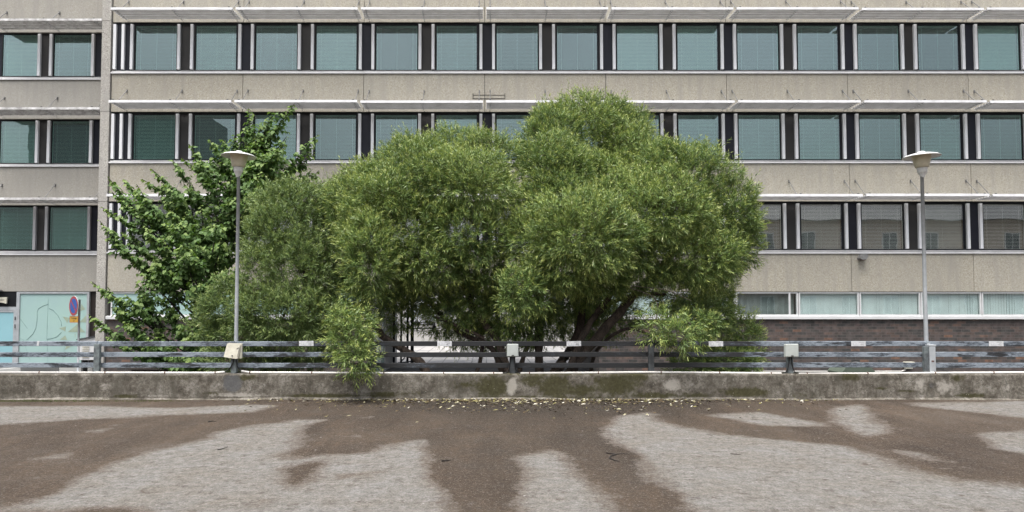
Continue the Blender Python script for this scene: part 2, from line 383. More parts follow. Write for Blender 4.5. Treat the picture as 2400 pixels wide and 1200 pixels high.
M['linden'] = leafmat('linden_leaf', [(0,(.050,.100,.032)), (.6,(.100,.168,.052)), (.9,(.15,.225,.08)), (1,(.20,.265,.14))], (.24,.31,.09), (1.5,1.8,.7), .55, .18)
m = NM('fallen_leaf'); M['litter'] = m.done(m.ramp(m.attr('v'), [(0,(.045,.03,.014)), (.38,(.10,.07,.03)), (.62,(.22,.20,.07)), (.80,(.40,.37,.22)), (.92,(.66,.63,.52))], 'CONSTANT'), .7)
m = NM('moss'); M['moss'] = m.done(m.mix(m.noise(40), (.03,.035,.012), (.09,.105,.03)), .95, m.noise(60), .8, .02)

# ================================================================ THE SETTING
# lower street and far ground
tag(MB().box(-400, 400, 12.5, 600, -1.2, -.9).build('street', M['street']), kind='structure')
tag(MB().box(-400, 400, -400, 12.55, -1.6, -1.3).build('ground', M['street']), kind='structure')
tag(MB().box(-6.5, 8, 32.2, 50, -.95, -.892).build('courtyard_paving', M['paving']), kind='structure')

# parking deck sheet with signed distance to the dry patches
polys = [
 [(20,1196),(150,1150),(250,1092),(345,1062),(430,1042),(500,1026),(512,1012),(590,1000),(700,985),(765,984),(705,1000),(690,1045),(655,1066),(700,1075),(800,1066),(880,1060),(925,1040),(985,1033),(998,1070),(1002,1120),(1035,1160),(1048,1205),(1000,1330),(300,1330),(440,1215),(330,1192),(230,1188),(110,1198)],
 [(1213,1072),(1290,1055),(1320,1065),(1345,1100),(1390,1140),(1435,1205),(1450,1330),(1190,1330),(1212,1205),(1232,1150),(1238,1100)],
 [(1423,1005),(1450,975),(1520,968),(1532,985),(1640,1010),(1800,1030),(1980,1045),(2100,1092),(2250,1125),(2420,1140),(2700,1180),(2700,1330),(1800,1330),(1650,1206),(1600,1165),(1530,1110),(1500,1062),(1440,1040)],
 [(-200,955),(60,952),(200,952),(400,957),(600,948),(650,950),(585,966),(400,972),(200,982),(0,996),(-200,1010)],
 [(1948,957),(2018,949),(2050,985),(2085,1015),(2025,1022),(1962,992)],
 [(1640,972),(1780,964),(1900,985),(1960,1000),(1800,1000)],
 [(2130,945),(2500,938),(2500,990),(2300,968),(2150,951)],
 [(2285,1015),(2500,1005),(2500,1080),(2330,1052)],
 [(2085,1052),(2180,1062),(2230,1082),(2150,1078)],
 [(205,1010),(255,1004),(240,1014)], [(90,1075),(165,1058),(150,1072)], [(835,978),(875,976),(870,982)], [(820,1022),(850,1018),(850,1026)],
]
weak = {5: .30, 8: .25, 9: .2, 10: .2, 11: .3, 12: .2, 7: .12}
holes = [[(640,1098),(700,1085),(790,1066),(752,1115),(700,1150),(655,1150)], [(795,1112),(910,1100),(905,1106),(800,1122)], [(560,1180),(640,1165),(620,1185),(570,1190)], [(2190,1110),(2290,1128),(2240,1132)]]
def sd(px, py, poly):
    n = len(poly); d = np.full(px.shape, 1e9); ins = np.zeros(px.shape, bool)
    for i in range(n):
        ax, ay = poly[i]; bx, by = poly[(i+1) % n]
        ex, ey = bx-ax, by-ay; wx, wy = px-ax, py-ay
        t = np.clip((wx*ex+wy*ey)/(ex*ex+ey*ey+1e-12), 0, 1)
        d = np.minimum(d, np.hypot(wx-ex*t, wy-ey*t))
        c = ((ay > py) != (by > py)) & (px < (bx-ax)*(py-ay)/(by-ay+1e-12)+ax)
        ins ^= c
    return np.where(ins, d, -d)
xs = np.concatenate([[-300,-80,-30,-16], np.arange(-12, 12.01, .06), [16,30,80,300]])
ys = np.concatenate([[-300,-60,-15,0,2], np.arange(3.4, 12.36, .05), [12.38]])
X, Y = np.meshgrid(xs, ys); nx, ny = len(xs), len(ys)
dryv = np.full(X.shape, -9.0)
for i, pl in enumerate(polys):
    g = [tuple(G(a, b)[:2]) for a, b in pl]
    v_ = sd(X, Y, g)
    if i in weak: v_ = v_-weak[i]*.25
    dryv = np.maximum(dryv, v_)
for pl in holes:
    g = [tuple(G(a, b)[:2]) for a, b in pl]; dryv = np.minimum(dryv, -sd(X, Y, g)+.06)
dryv = np.clip(.5+dryv*1.7, -.25, 1.25)
damp = np.exp(-((X-.9)/4.2)**2)*np.clip(1-(12.3-Y)/2.6, 0, 1)*1.5 + .6*np.exp(-((X-.7)/2.4)**2-((Y-8.2)/3.0)**2)+.3*np.exp(-((X+3.5)/2)**2-((Y-9.5)/1.2)**2)
Z = .0*X+.02*np.clip((Y-11.9)/.4, 0, 1)*0
verts = np.stack([X, Y, Z], -1).reshape(-1, 3)
idx = np.arange(nx*ny).reshape(ny, nx)
faces = np.stack([idx[:-1,:-1], idx[:-1,1:], idx[1:,1:], idx[1:,:-1]], -1).reshape(-1, 4)
tag(npmesh('parking_deck', verts, faces, [M['deck']], {'dry': dryv.ravel(), 'damp': damp.ravel()}), kind='structure')

# ---------------------------------------------------------------- parapet wall
YW = 12.3
def bl(px, py, e):   # blobs given as (x, y, rx, ry, strength)
    r = np.zeros(px.shape)
    for x, y, a, b, s in e: r = np.maximum(r, s*np.exp(-((px-x)/a)**2-((py-y)/b)**2))
    return r
gx = np.arange(-11.5, 11.51, .05); gz = np.linspace(-.02, .462, 12)
XX, ZZ = np.meshgrid(gx, gz); PX = CX+XX*F/YW; PY = 727+(HC-ZZ)*F/YW
mossb = [(575,885,40,10,.8),(1155,905,55,32,.9),(1250,890,40,20,.8),(1300,905,45,35,.95),(1440,900,70,32,.9),(1630,925,60,8,.7),(1745,918,70,14,.95),(1530,925,80,9,.8),(1870,925,60,8,.5),
 (760,926,120,6,.9),(900,924,60,8,.8),(300,928,30,7,.95),(500,920,40,6,.6),(1990,882,30,12,.9),(2060,908,20,4,.9),(2270,926,45,6,.95),(2240,885,25,12,.7),(1360,915,60,20,.8),(60,880,60,10,.4),(420,885,80,10,.5),(1490,880,40,20,.8),
 (1100,900,60,20,.55),(960,920,80,10,.5),(820,885,50,10,.6),(2120,915,40,4,.7),(1280,930,240,5,.8)]
paleb = [(1200,905,16,24,1.0),(1575,900,30,20,.8),(1700,890,60,15,.5),(2150,900,18,25,.7),(2210,905,35,25,.7),(560,924,90,5,.9),(370,926,60,3,.6),(2350,905,30,25,.5),(900,900,60,12,.4),(40,905,60,14,.4),(250,905,25,15,.5),(1450,925,30,6,.4),(1850,895,50,14,.45)]
greyb = [(548,898,28,26,.95),(1190,890,10,6,.4),(2180,900,25,16,.5)]
base = len(XX.ravel())
vf = np.stack([XX, np.full(XX.shape, YW)+.006*np.sin(XX*3.1), ZZ], -1).reshape(-1, 3)
vt = np.stack([XX[0], np.full(len(gx), YW+.30), np.full(len(gx), .462)], -1)
vb_ = np.stack([XX[0], np.full(len(gx), YW+.30), np.full(len(gx), -1.2)], -1)
vv = np.concatenate([vf, vt, vb_]); n_ = len(gx)
id2 = np.arange(base).reshape(len(gz), n_); t_i = base+np.arange(n_); b_i = t_i+n_
grid = np.concatenate([id2, t_i[None], b_i[None]])
ff = np.stack([grid[:-1,:-1], grid[:-1,1:], grid[1:,1:], grid[1:,:-1]], -1).reshape(-1, 4)
topedge = .55*np.clip(1-(PY-876)/7, 0, 1)*(.4+.6*np.exp(-((PX-1300)/600)**2))
mo = np.maximum(bl(PX, PY, mossb), topedge); pa = bl(PX, PY, paleb); gr = bl(PX, PY, greyb)
pad = lambda a, v: np.concatenate([a.ravel(), np.full(2*n_, v)])
o = npmesh('parapet_wall', vv, ff, [M['parapet']], {'moss': pad(mo, .5), 'pale': pad(pa, 0), 'grey': pad(gr, 0)})
tag(o, 'low stained concrete parapet wall with moss along the edge of the parking deck', 'wall')
# uneven mortar fillet along the wall foot
rr = random.Random(3); m1 = MB(); px_ = -11.5; vs = []; fs = []
k = 0
while px_ < 11.5:
    d = .055+.03*math.sin(px_*2.3)+rr.uniform(-.012, .012); h = .03+.012*math.sin(px_*1.7+1)+rr.uniform(-.006, .006)
    vs += [(px_, YW-d, .002), (px_, YW-d*.45, h*.75), (px_, YW+.01, h)]
    if k: fs += [(3*k-3, 3*k, 3*k+1, 3*k-2), (3*k-2, 3*k+1, 3*k+2, 3*k-1)]
    k += 1; px_ += rr.uniform(.05, .14)
m1.v = vs; m1.f = fs
tag(m1.build('mortar_fillet', M['parapet'], smooth=False), kind='structure')

# ---------------------------------------------------------------- fence on the wall
YP, YR = 12.37, 12.45
def fx(px, Y=YR): return P(px, 850, Y).x
def fz(py, Y=YR): return P(CX, py, Y).z
posts_px = [-98, 228, 549, 875, 1201, 1526, 1851, 2172, 2500]
fence = empty('fence', (0, YR, .46))
tag(fence, 'long low three-rail fence of weathered dark steel standing on the concrete parapet', 'fence')
for i, p in enumerate(posts_px):
    x = fx(p, YP); wpost = .052 if i != 7 else .058
    rel(MB().box(x-wpost, x+wpost, YP-.035, YP+.035, .463, fz(806, YP) if i in (0,1,3,5,8) else fz(812, YP)).build('post', M['post'], fence, bevel=.006))
for i in range(len(posts_px)-1):
    x0, x1 = fx(posts_px[i])+.004, fx(posts_px[i+1])-.004
    for (t, b_) in ((800, 811), (825.5, 836.5), (850.5, 861.5)):
        zt, zb = fz(t), fz(b_); rt = random.uniform(-.004, .004)
        rel(MB().prism([(YR-.02, zb+rt), (YR-.02, zt+rt), (YR+.03, zt+rt+.002), (YR+.03, zb+rt)], 'x', x0, x1).build('rail', M['rail'], fence, bevel=.004))
# number plates
def text_mesh(txt, size, name, mat, parent, loc, rot=(R(90),0,0), ext=.001, sx=1.0):
    cu = bpy.data.curves.new(name, 'FONT'); cu.body = txt; cu.size = size; cu.align_x = 'CENTER'; cu.align_y = 'CENTER'; cu.extrude = ext
    t = bpy.data.objects.new(name, cu); COL.objects.link(t); bpy.context.view_layer.update()
    me = bpy.data.meshes.new_from_object(t); bpy.data.objects.remove(t); me.materials.clear(); me.materials.append(mat)
    o = bpy.data.objects.new(name, me); COL.objects.link(o); o.parent = parent; o.location = loc; o.rotation_euler = rot; o.scale = (sx, 1, 1); return o
plates = [(718, 805, '48', .3, 'faded white plate numbered 48 on the top rail beside the overhanging willow', 0, M['fadedink']),
 (1042, 805.5, '47', 0, 'white plate numbered 47 on the top rail left of the middle grey box', 0, M['ink']),
 (1345, 805.5, '46', 0, 'slightly tilted white plate numbered 46 on the top rail before the willow trunks', -1.6, M['ink']),
 (1678, 806, '45', 0, 'white plate numbered 45 on the top rail right of the low bright willow branch', 0, M['fadedink']),
 (2012, 805.5, '44', 0, 'bleached white plate numbered 44 on the top rail left of the right lamp', 0, M['fadedink']),
 (2335, 805.5, '43', 0, 'bleached white plate numbered 43 on the top rail right of the right lamp', .8, M['fadedink'])]
for px, py, num, _, lab, tilt, ink in plates:
    c_ = P(px, py, YR-.026)
    pl = empty('number_plate', c_); tag(pl, lab, 'sign', 'numbered parking plates on the top rail')
    MB().box(-.132, .132, -.003, .002, -.045, .045).build('plate', M['signwhite'], pl, bevel=.002)
    text_mesh(num, .062, 'number', ink, pl, (.062, -.0045, -.014))
    text_mesh('VARATTU', .022, 'lettering', ink, pl, (.05, -.0045, .028))
    ring = MB()
    n = 20
    for k in range(n):
        a0, a1 = 2*math.pi*k/n, 2*math.pi*(k+1)/n
        q = [(-.07+r*math.cos(a), -.0045, r*math.sin(a)) for r, a in ((.03,a0),(.03,a1),(.026,a1),(.026,a0))]
        ring.add(q, [(0,1,2,3)])
    ring.build('emblem', M['fadedink'], pl)
    MB().box(-.124,-.118,-.005,-.002,-.003,.003).box(.118,.124,-.005,-.002,-.003,.003).build('screw', M['bracket'], pl)
    pl.rotation_euler = (0, R(tilt), 0)
# small pale tag left on the rail
c_ = P(89, 805, YR-.024)
tag(MB().prism([(c_.x-.022, c_.z-.042), (c_.x+.014, c_.z-.042), (c_.x+.026, c_.z+.046), (c_.x-.012, c_.z+.046)], 'y', YR-.026, YR-.0215).build('tape_strip', M['signwhite']), 'narrow slanting strip of white tape round the top rail before the shop window', 'tape')

# ---------------------------------------------------------------- socket boxes on the posts
def sock(px0, px1, py0, py1, lab, mat, latch):
    x0, x1 = fx(px0, 12.28), fx(px1, 12.28); z1, z0 = fz(py0, 12.28), fz(py1, 12.28); cx = (x0+x1)/2
    e = empty('socket_box', (cx, 12.33, z0)); tag(e, lab, 'electrical box', 'socket boxes on the fence posts')
    w2 = (x1-x0)/2; h = z1-z0
    MB().box(-w2, w2, -.03, .0, 0, h-.008).build('housing', mat, e, bevel=.008)
    MB().box(-w2+.004, w2-.004, -.07, -.0325, .004, h).build('lid', mat, e, bevel=.012)
    if latch: MB().box(-.022, .022, -.078, -.069, .012, .034).build('latch', M['bracket'], e, bevel=.002)
    return e
sock(1188, 1215.5, 806, 836, 'flat light grey box with a small latch on the middle fence post before the willow', M['lgrey'], True)
sock(1840, 1872, 806, 837, 'deep light grey box on the fence post right of plate 45', M['lgrey'], True)
# broken cream box: housing + lid hanging open
c_ = P(549, 840, 12.3); e = empty('socket_box', c_); tag(e, 'cream box with its cracked lid hanging askew on the post below the left lamp', 'electrical box', 'socket boxes on the fence posts')
MB().box(-.10, .135, -.01, .05, -.005, .265).build('housing', M['cream'], e, bevel=.01)
ld = MB().prism([(-.165,.03), (.055,-.005), (.08,.01), (.115,.245), (.10,.262), (-.085,.268), (-.115,.255)], 'y', -.055, -.022).build('lid', M['cream'], e, bevel=.006)
ld.rotation_euler = (R(-5), 0, 0)
MB().prism([(.045,.165), (.08,.19), (.103,.20), (.075,.178)], 'y', -.062, -.057).build('crack', M['bracket'], ld)
MB().prism([(.078,.03), (.112,.225), (.096,.16), (.072,.02)], 'y', -.062, -.057).build('gap', M['bracket'], ld)
mb = MB(); mb.tube([(-.018,-.066,.045), (-.018,-.052,.045)], .013, 12); mb.build('lock', M['bracket'], ld)

# ---------------------------------------------------------------- white conduit on the wall top and black cables
YC = 12.325
def pipe(name, pts, lab, clips, r=.02):
    e = empty(name, P(*pts[0][:2], YC)); tag(e, lab, 'pipe', 'white cable pipes along the wall top')
    o = MB().tube([P(x, y, YC) for x, y in pts], r, 10).build('tube', M['pipe'], e, smooth=True); rel(o)
    for cxp in clips:
        for (xa, ya), (xb, yb) in zip(pts[:-1], pts[1:]):
            if xa <= cxp <= xb:
                yy = ya+(yb-ya)*(cxp-xa)/(xb-xa); c = P(cxp, yy, YC)
                rel(MB().tube([(c.x-.009, YC, c.z), (c.x+.009, YC, c.z)], r+.005, 10).box(c.x-.01, c.x+.01, YC-.01, YC+.01, .455, c.z).build('clip', M['rust'], e))
    return e
pipe('cable_pipe', [(-60,873),(500,874),(527,872)], 'white cable pipe on the wall top, leftmost stretch before the shop window', [93,247,387,505])
pipe('cable_pipe', [(566,870),(586,873),(900,874.5),(1178,875)], 'white cable pipe on the wall top between the cream box and the middle grey box', [586,731,900,1040,1157])
pipe('cable_pipe', [(1220,875),(1400,873.5),(1520,872.5),(1700,874),(1831,875.5)], 'white cable pipe on the wall top between the two light grey boxes', [1241,1402,1549,1686,1807])
pipe('cable_pipe', [(1872,876),(2060,875.5),(2200,874),(2480,872.5)], 'white cable pipe on the wall top, rightmost stretch below the right lamp', [1891,2033,2191,2328])
def cable(pts, lab, r=.009):
    # smooth through points
    q = [P(x, y, YP-.05 if i else YC) for i, (x, y) in enumerate(pts)]
    tag(MB().tube(q, r, 8).build('cable', M['cable'], smooth=True), lab, 'cable', 'black cables curving up into the boxes')
cable([(524,872),(534,868),(541,860),(546,850),(548,838)], 'black cable curving into the cream box from its left')
cable([(570,871),(561,866),(556,858),(554,848),(553,838)], 'black cable curving into the cream box from its right')
cable([(1176,875),(1186,874),(1193,866),(1195,850),(1197,836)], 'black cable rising into the middle grey box from its left')
cable([(1222,875),(1214,873),(1208,864),(1206,850),(1205,836)], 'black cable rising into the middle grey box from its right')
cable([(1829,876),(1840,875),(1846,866),(1849,850),(1850,837)], 'black cable rising into the deep grey box from its left')
cable([(1874,876),(1864,874),(1859,864),(1856,850),(1855,837)], 'black cable rising into the deep grey box from its right')

# ---------------------------------------------------------------- street lamps
def lamp(px, ptop, lab, tilt, Yl):
    b = P(px, 805, Yl); zt = P(CX, ptop, Yl).z        # height of the hat rim
    e = empty('street_lamp', (b.x, Yl, .46)); tag(e, lab, 'street lamp', 'lamp posts along the fence')
    H = zt-.46
    MB().tube([(0,0,0.0), (0,0,.6), (0,0,1.6), (0,0,H-.36)], [.037,.036,.033,.030], 14).build('pole', M['galv'], e, smooth=True)
    hd = MB().lathe((0,0,0), [(.033,-.40), (.036,-.385), (.077,-.302), (.080,-.299), (.081,-.296), (.087,-.222), (.089,-.219), (.098,-.215)], 28).build('collar', M['lampwhite'], e, smooth=True)
    MB().lathe((0,0,0), [(.098,-.214), (.112,-.205), (.128,-.15), (.150,-.05), (.158,.02)], 32).build('diffuser', M['opal'], e, smooth=True)
    MB().lathe((0,0,0), [(.16,.022), (.22,.012), (.27,-.003), (.312,-.02), (.315,-.014), (.27,.014), (.20,.034), (.10,.044), (.074,.05), (.066,.07), (.045,.088), (.0001,.094)], 40).build('lamp_hat', M['lampwhite'], e, smooth=True)
    MB().lathe((0,0,0), [(.0001,-.0), (.12,-.0), (.155,.016), (.16,.022)], 28).build('inner_reflector', M['lampwhite'], e, smooth=True)
    for c in e.children:
        if c.name.split('.')[0] != 'pole': c.location = (0, 0, H); c.rotation_euler = (0, R(tilt), 0)
    return e
lamp(553.5, 365, 'grey lamp post with white disc hat behind the cream box, before the broad-leaved tree', 1.5, 12.5)
l2 = lamp(2171, 366, 'grey lamp post with yellowed bowl and white disc hat on the right, before the facade', -1.5, 12.5)
mb = MB(); mb.box(-.056, .056, -.17, -.095, 0, fz(808, 12.37)-.46); mb.build('base_post', M['galv'], l2, bevel=.006)
mb = MB(); z_ = fz(809, 12.37)-.46; mb.box(-.068, .068, -.173, -.03, z_-.02, z_+.012); mb.tube([(0,-.03,z_), (0,-.03,z_+.05)], .05, 12); mb.build('clamp', M['galv'], l2, bevel=.004)
mb = MB(); z_ = fz(846, 12.37)-.46
for s in (-1, 1): mb.tube([(s*.012-.0,-.176,z_), (s*.012,-.168,z_)], .012, 10)
mb.build('hole', M['rust'], l2)

# ================================================================ MAIN OFFICE BUILDING
D = 25.0
def bx(px, py=320, Y=D): return P(px, py, Y).x
def bz(py, Y=D): return P(CX, py, Y).z
S = D/F   # metres per photo pixel on the facade
ZG = -.9
main = empty('office_building', (0, D, ZG)); tag(main, 'long beige concrete office building with bands of teal windows above a dark brick base', 'building')
X0 = bx(259)                      # left edge of the main facade
joints = [bx(570+287*k) for k in range(-1, 8)]    # facade joints
PITCH = 287*S
def jx(k): return joints[0]+PITCH*k
NB = 9
XR = jx(NB)
# storey levels: (band top, glass top, glass bottom, band bottom, sill bottom) in photo rows
rows = [(52, 62, 160, 165.5, 173), (262, 271, 371, 375.5, 383), (472, 482, 582, 586, 594.5)]
shade_front = [17, 234.5, 454]
panel_levels = [(-70, 52), (173, 262), (383, 472), (594.5, 683.5)]
passL, passR = bx(872, 780), bx(1404, 780)
# concrete panels
for li, (t, b_) in enumerate(panel_levels):
    zt, zb = bz(t), bz(b_)
    for k in range(-1, NB):
        xa = X0 if k < 0 else jx(k)+.008
        xb = jx(0)+.0 if k < 0 else jx(k+1)-.008
        if k == -1: continue
        if k == 0: xa = X0
        rel(MB().box(xa, xb, D, D+.16, zb, zt).build('wall_panel', M['panel'], main, bevel=.006))
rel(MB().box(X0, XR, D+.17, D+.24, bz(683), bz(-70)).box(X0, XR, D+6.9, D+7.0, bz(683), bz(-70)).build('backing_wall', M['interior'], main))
rel(MB().box(X0-.5, XR, D+.0, D+7, bz(-70), bz(-90)).build('roof_slab', M['panel'], main))
# the floor over the passage and inner slab
rel(MB().box(passL, passR, D+.17, D+6.9, bz(683), bz(683)+.12).build('passage_ceiling', M['greywall'], main))
for xa, xb in ((passR, XR),):
    rel(MB().box(xa, xb, D+.03, D+.28, ZG, bz(748)).box(xa, xa+.25, D+.28, D+7, ZG, bz(684)).build('brick_wall', M['brick'], main))
rel(MB().box(X0, passL, D+.03, D+.28, ZG, bz(748)).build('brick_wall', M['brick'], main))
# passage: glazed left side, posts
for ya, yb in ((.28, .6), (3.2, 7)): rel(MB().box(passL-.25, passL, D+ya, D+yb, ZG, bz(684)).build('passage_wall', M['greywall'], main))
rel(MB().box(passL-.06, passL-.01, D+.6, D+3.2, ZG+.1, bz(684)).build('passage_glazing', M['film'], main))
mb = MB()
for yy in (D+.6, D+1.85, D+3.1): mb.box(passL-.09, passL+.03, yy, yy+.09, ZG, bz(684))
mb.box(passL-.09, passL+.025, D+.69, D+3.1, .35, .45)
rel(mb.build('glazing_frame', M['white'], main))
gate = empty('gate', (-4.0, D+6, ZG)); tag(gate, 'black steel gate with thin uprights at the left side of the passage', 'gate')
for px_, yy, wd in ((903,D+4.4,.035),(923,D+5.0,.05),(940,D+5.6,.04),(955,D+6.2,.05),(966,D+6.6,.075)):
    x = P(px_, 800, yy).x; rel(MB().box(x-wd, x+wd, yy, yy+.06, ZG, 2.15).build('upright', M['black'], gate))
xa, xb = P(903,800,D+4.4).x, P(966,800,D+6.6).x
rel(MB().tube([(xa, D+4.4, 2.1), (xb, D+6.6, 2.1)], .03, 6).tube([(xa, D+4.4, ZG+.15), (xb, D+6.6, ZG+.15)], .03, 6).tube([(P(935,845,D+5.6).x, D+5.7, ZG+.1), (P(963,820,D+6.5).x, D+6.5, -.25)], .025, 6).build('rail', M['black'], gate))
# column on the right in the passage
rel(MB().box(P(1352,800,D+6.2).x, P(1366,800,D+6.2).x, D+6.1, D+6.4, ZG, bz(684)).build('passage_column', M['greywall'], main))
rel(MB().box(P(1160,800,D+6.2).x, P(1172,800,D+6.2).x, D+6.1, D+6.4, ZG, bz(684)).build('passage_column', M['greywall'], main))

# window bands
FIN_Y0, FIN_Y1 = D-.015, D+.10
mats_glass = M['glass']
def make_blind(w_, h_, tilt, pitch=.052, drop=1.0, mat=None):
    mb = MB(); n = int(h_*drop/pitch)
    c, s = math.cos(tilt)*pitch*.55, math.sin(tilt)*pitch*.55
    for i in range(n):
        z = h_-(i+.5)*pitch
        s_ = s*.86; mb.add([(-w_/2, -c, z-s_), (w_/2, -c, z-s_), (w_/2, c, z+s_), (-w_/2, c, z+s_)], [(0,1,2,3)])
    mb.box(-w_/2, w_/2, -.02, .02, h_-.03, h_)
    return mb
def window(parent, xc, zc, w_, h_, Yf, tilt, drop=1.0, glass=None, fr=M['frame'], cords=True):
    """outer w_ x h_; frame is the part, pane, blind and cord its pieces"""
    t = .045
    mb = MB(); x0, x1, z0, z1 = xc-w_/2, xc+w_/2, zc-h_/2, zc+h_/2
    mb.box(x0, x1, Yf, Yf+.07, z1-t*1.3, z1).box(x0, x1, Yf, Yf+.07, z0, z0+t).box(x0, x0+t, Yf, Yf+.07, z0+t, z1-t*1.3).box(x1-t, x1, Yf, Yf+.07, z0+t, z1-t*1.3)
    f = rel(mb.build('window', fr, parent))
    inv = f.matrix_parent_inverse.copy()
    def sub(o): o.parent = f; return o
    sub(MB().box(x0+t, x1-t, Yf+.025, Yf+.031, z0+t, z1-t*1.3).build('pane', glass or mats_glass))
    g = MB().box(x0+t, x0+t+.028, Yf+.034, Yf+.055, z0+t, z1-t*1.3).box(x1-t-.028, x1-t, Yf+.034, Yf+.055, z0+t, z1-t*1.3).box(x0+t+.028, x1-t-.028, Yf+.034, Yf+.055, z1-t*1.3-.028, z1-t*1.3)
    sub(g.build('sash', M['slat']))
    b = sub(make_blind(w_-2*t-.06, h_-2.3*t-.03, tilt, drop=drop).build('blind', M['slat'])); b.location = (xc, Yf+.10, z0+t)
    if cords:
        mb = MB()
        for q in (-.37, .0, .37): mb.box(q*w_-.004, q*w_+.004, -.032, -.028, .02, h_-2.3*t-.03)
        c = sub(mb.build('cord', M['cord'])); c.location = (xc, Yf+.10, z0+t)
    # dark room behind
    return f
tilts = {}
rw = random.Random(21)
WL = [(26, 129), (170, 273)]
for r, (bt, gt, gb, bb, sb) in enumerate(rows):
    zt, zb = bz(bt), bz(bb)
    # black cladding behind everything in the band
    for k in range(0, NB+1):
        x = jx(k); x0c = X0 if k == 0 else x-19*S
        rel(MB().box(max(x0c, X0), min(x+26*S, XR), D+.075, D+.10, zb, zt).build('cladding_panel', M['black'], main))
        if k < NB: rel(MB().box(x+129*S, x+170*S, D+.08, D+.102, zb, zt).build('louvre_panel', M['louvre'], main))
    rel(MB().box(X0, XR, D+.04, D+.12, zt-.035, zt-.002).build('head_trim', M['frame'], main))
    for k in range(NB):
        for j, (a, b_) in enumerate(WL):
            xc = jx(k)+(a+b_)/2*S; w_ = (b_-a)*S
            tl = R(rw.uniform(30, 68)); dr = 1.0
            if rw.random() < .25: tl = R(rw.uniform(26, 34))
            if r == 0 and k == 7 and j == 0: tl = R(78)
            if r == 0 and k == 6 and j == 1: tl = R(30)
            if r == 1 and k == 0: tl = R(58 if j == 0 else 35)
            if r == 2: tl = R(rw.uniform(35, 65))
            window(main, xc, (zt+zb)/2-.018, w_, zt-zb-.045, D+.055, tl, dr, glass=M['mid'] if r == 2 else None)
        # fins
        offs = [21, 133, 164, 278]
        for a in offs:
            xc = jx(k)+a*S
            rel(MB().box(xc-.052, xc+.052, FIN_Y0, FIN_Y1, zb+.05, zt-.075).build('vertical_fin', M['fin'], main, bevel=.004))
    for a in (-19.5, 3-2.5):
        xc = jx(0)+(a)*S
        rel(MB().box(xc-.052, xc+.052, FIN_Y0, FIN_Y1, zb+.05, zt-.075).build('vertical_fin', M['fin'], main, bevel=.004))
    # sill: sloped metal and white lip
    zs = bz(sb)
    rel(MB().prism([(D+.10, zb), (D+.10, zb-.05), (D-.034, zs+.040), (D-.034, zs+.052), (D+.018, zb)], 'x', X0, XR).build('window_sill', M['sill'], main))
    rel(MB().box(X0-.03, XR, D-.05, D-.036, zs, zs+.046).build('sill_lip', M['lip'], main))

# sunshades
def shade(parent, xa, xb, Yw, zf, depth, nblade, rods, skew=0, mat=M['alu']):
    mb = MB(); y0 = Yw-depth
    mb.prism([(y0, zf-.042), (y0+.012, zf+.045), (y0+.03, zf+.05), (y0+.045, zf-.03)], 'x', xa, xb)
    for i in range(nblade):
        yy = y0+.10+(depth-.14)*i/nblade; wd = .07
        mb.prism([(yy+.004, zf-.036), (yy, zf-.010), (yy+.012, zf+.004), (yy+wd, zf-.004), (yy+wd, zf-.014)], 'x', xa, xb)
    o = rel(mb.build('sunshade', mat, parent))
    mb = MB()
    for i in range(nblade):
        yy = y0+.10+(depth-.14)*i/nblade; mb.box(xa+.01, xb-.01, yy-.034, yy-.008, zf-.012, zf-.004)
    g_ = mb.build('gap_shade_strip', M['bracket']); g_.parent = o  # dark strips between the blades imitate the shade in the gaps
    for xr in rods:
        q = MB(); q.tube([(xr, Yw-.02, zf+.70), (xr, y0+.30, zf+.04)], .014, 6)
        q.box(xr-.02, xr+.02, Yw-.04, Yw, zf+.62, zf+.73); r_ = q.build('support_rod', M['rod']); r_.parent = o
        q = MB(); q.box(xr-.012, xr+.012, y0+.05, y0+.32, zf+.03, zf+.055).box(xr-.03, xr+.03, y0+.03, y0+.06, zf+.03, zf+.085); r_ = q.build('bracket', M['bracket']); r_.parent = o
        q = MB(); q.box(xr-.010, xr+.010, y0+.05, Yw, zf-.05, zf-.032); r_ = q.build('carrier_arm', M['alu']); r_.parent = o
    return o
DEP = .98
zfs = [P(CX, y, D-DEP).z-.045 for y in shade_front]
rs = random.Random(5)
for r in range(3):
    for k in range(NB):
        xa, xb = jx(k)+.06, jx(k+1)-.06
        z = zfs[r]+rs.uniform(-.012, .012)
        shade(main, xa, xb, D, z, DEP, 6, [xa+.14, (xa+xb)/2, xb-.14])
# rods of the storey above the picture are out of frame
# old bracket mark on the panel
q = MB(); xa, xb = bx(1108, 228), bx(1184, 228)
q.box(xa, xb, D-.012, D-.003, bz(232), bz(230.5)).box(xa, xb, D-.012, D-.003, bz(223.5), bz(222.5)).box(xa, xa+.02, D-.02, D-.003, bz(232), bz(219)).box(xb-.02, xb, D-.02, D-.003, bz(232), bz(219))
rel(q.build('old_bracket', M['joint'], main))

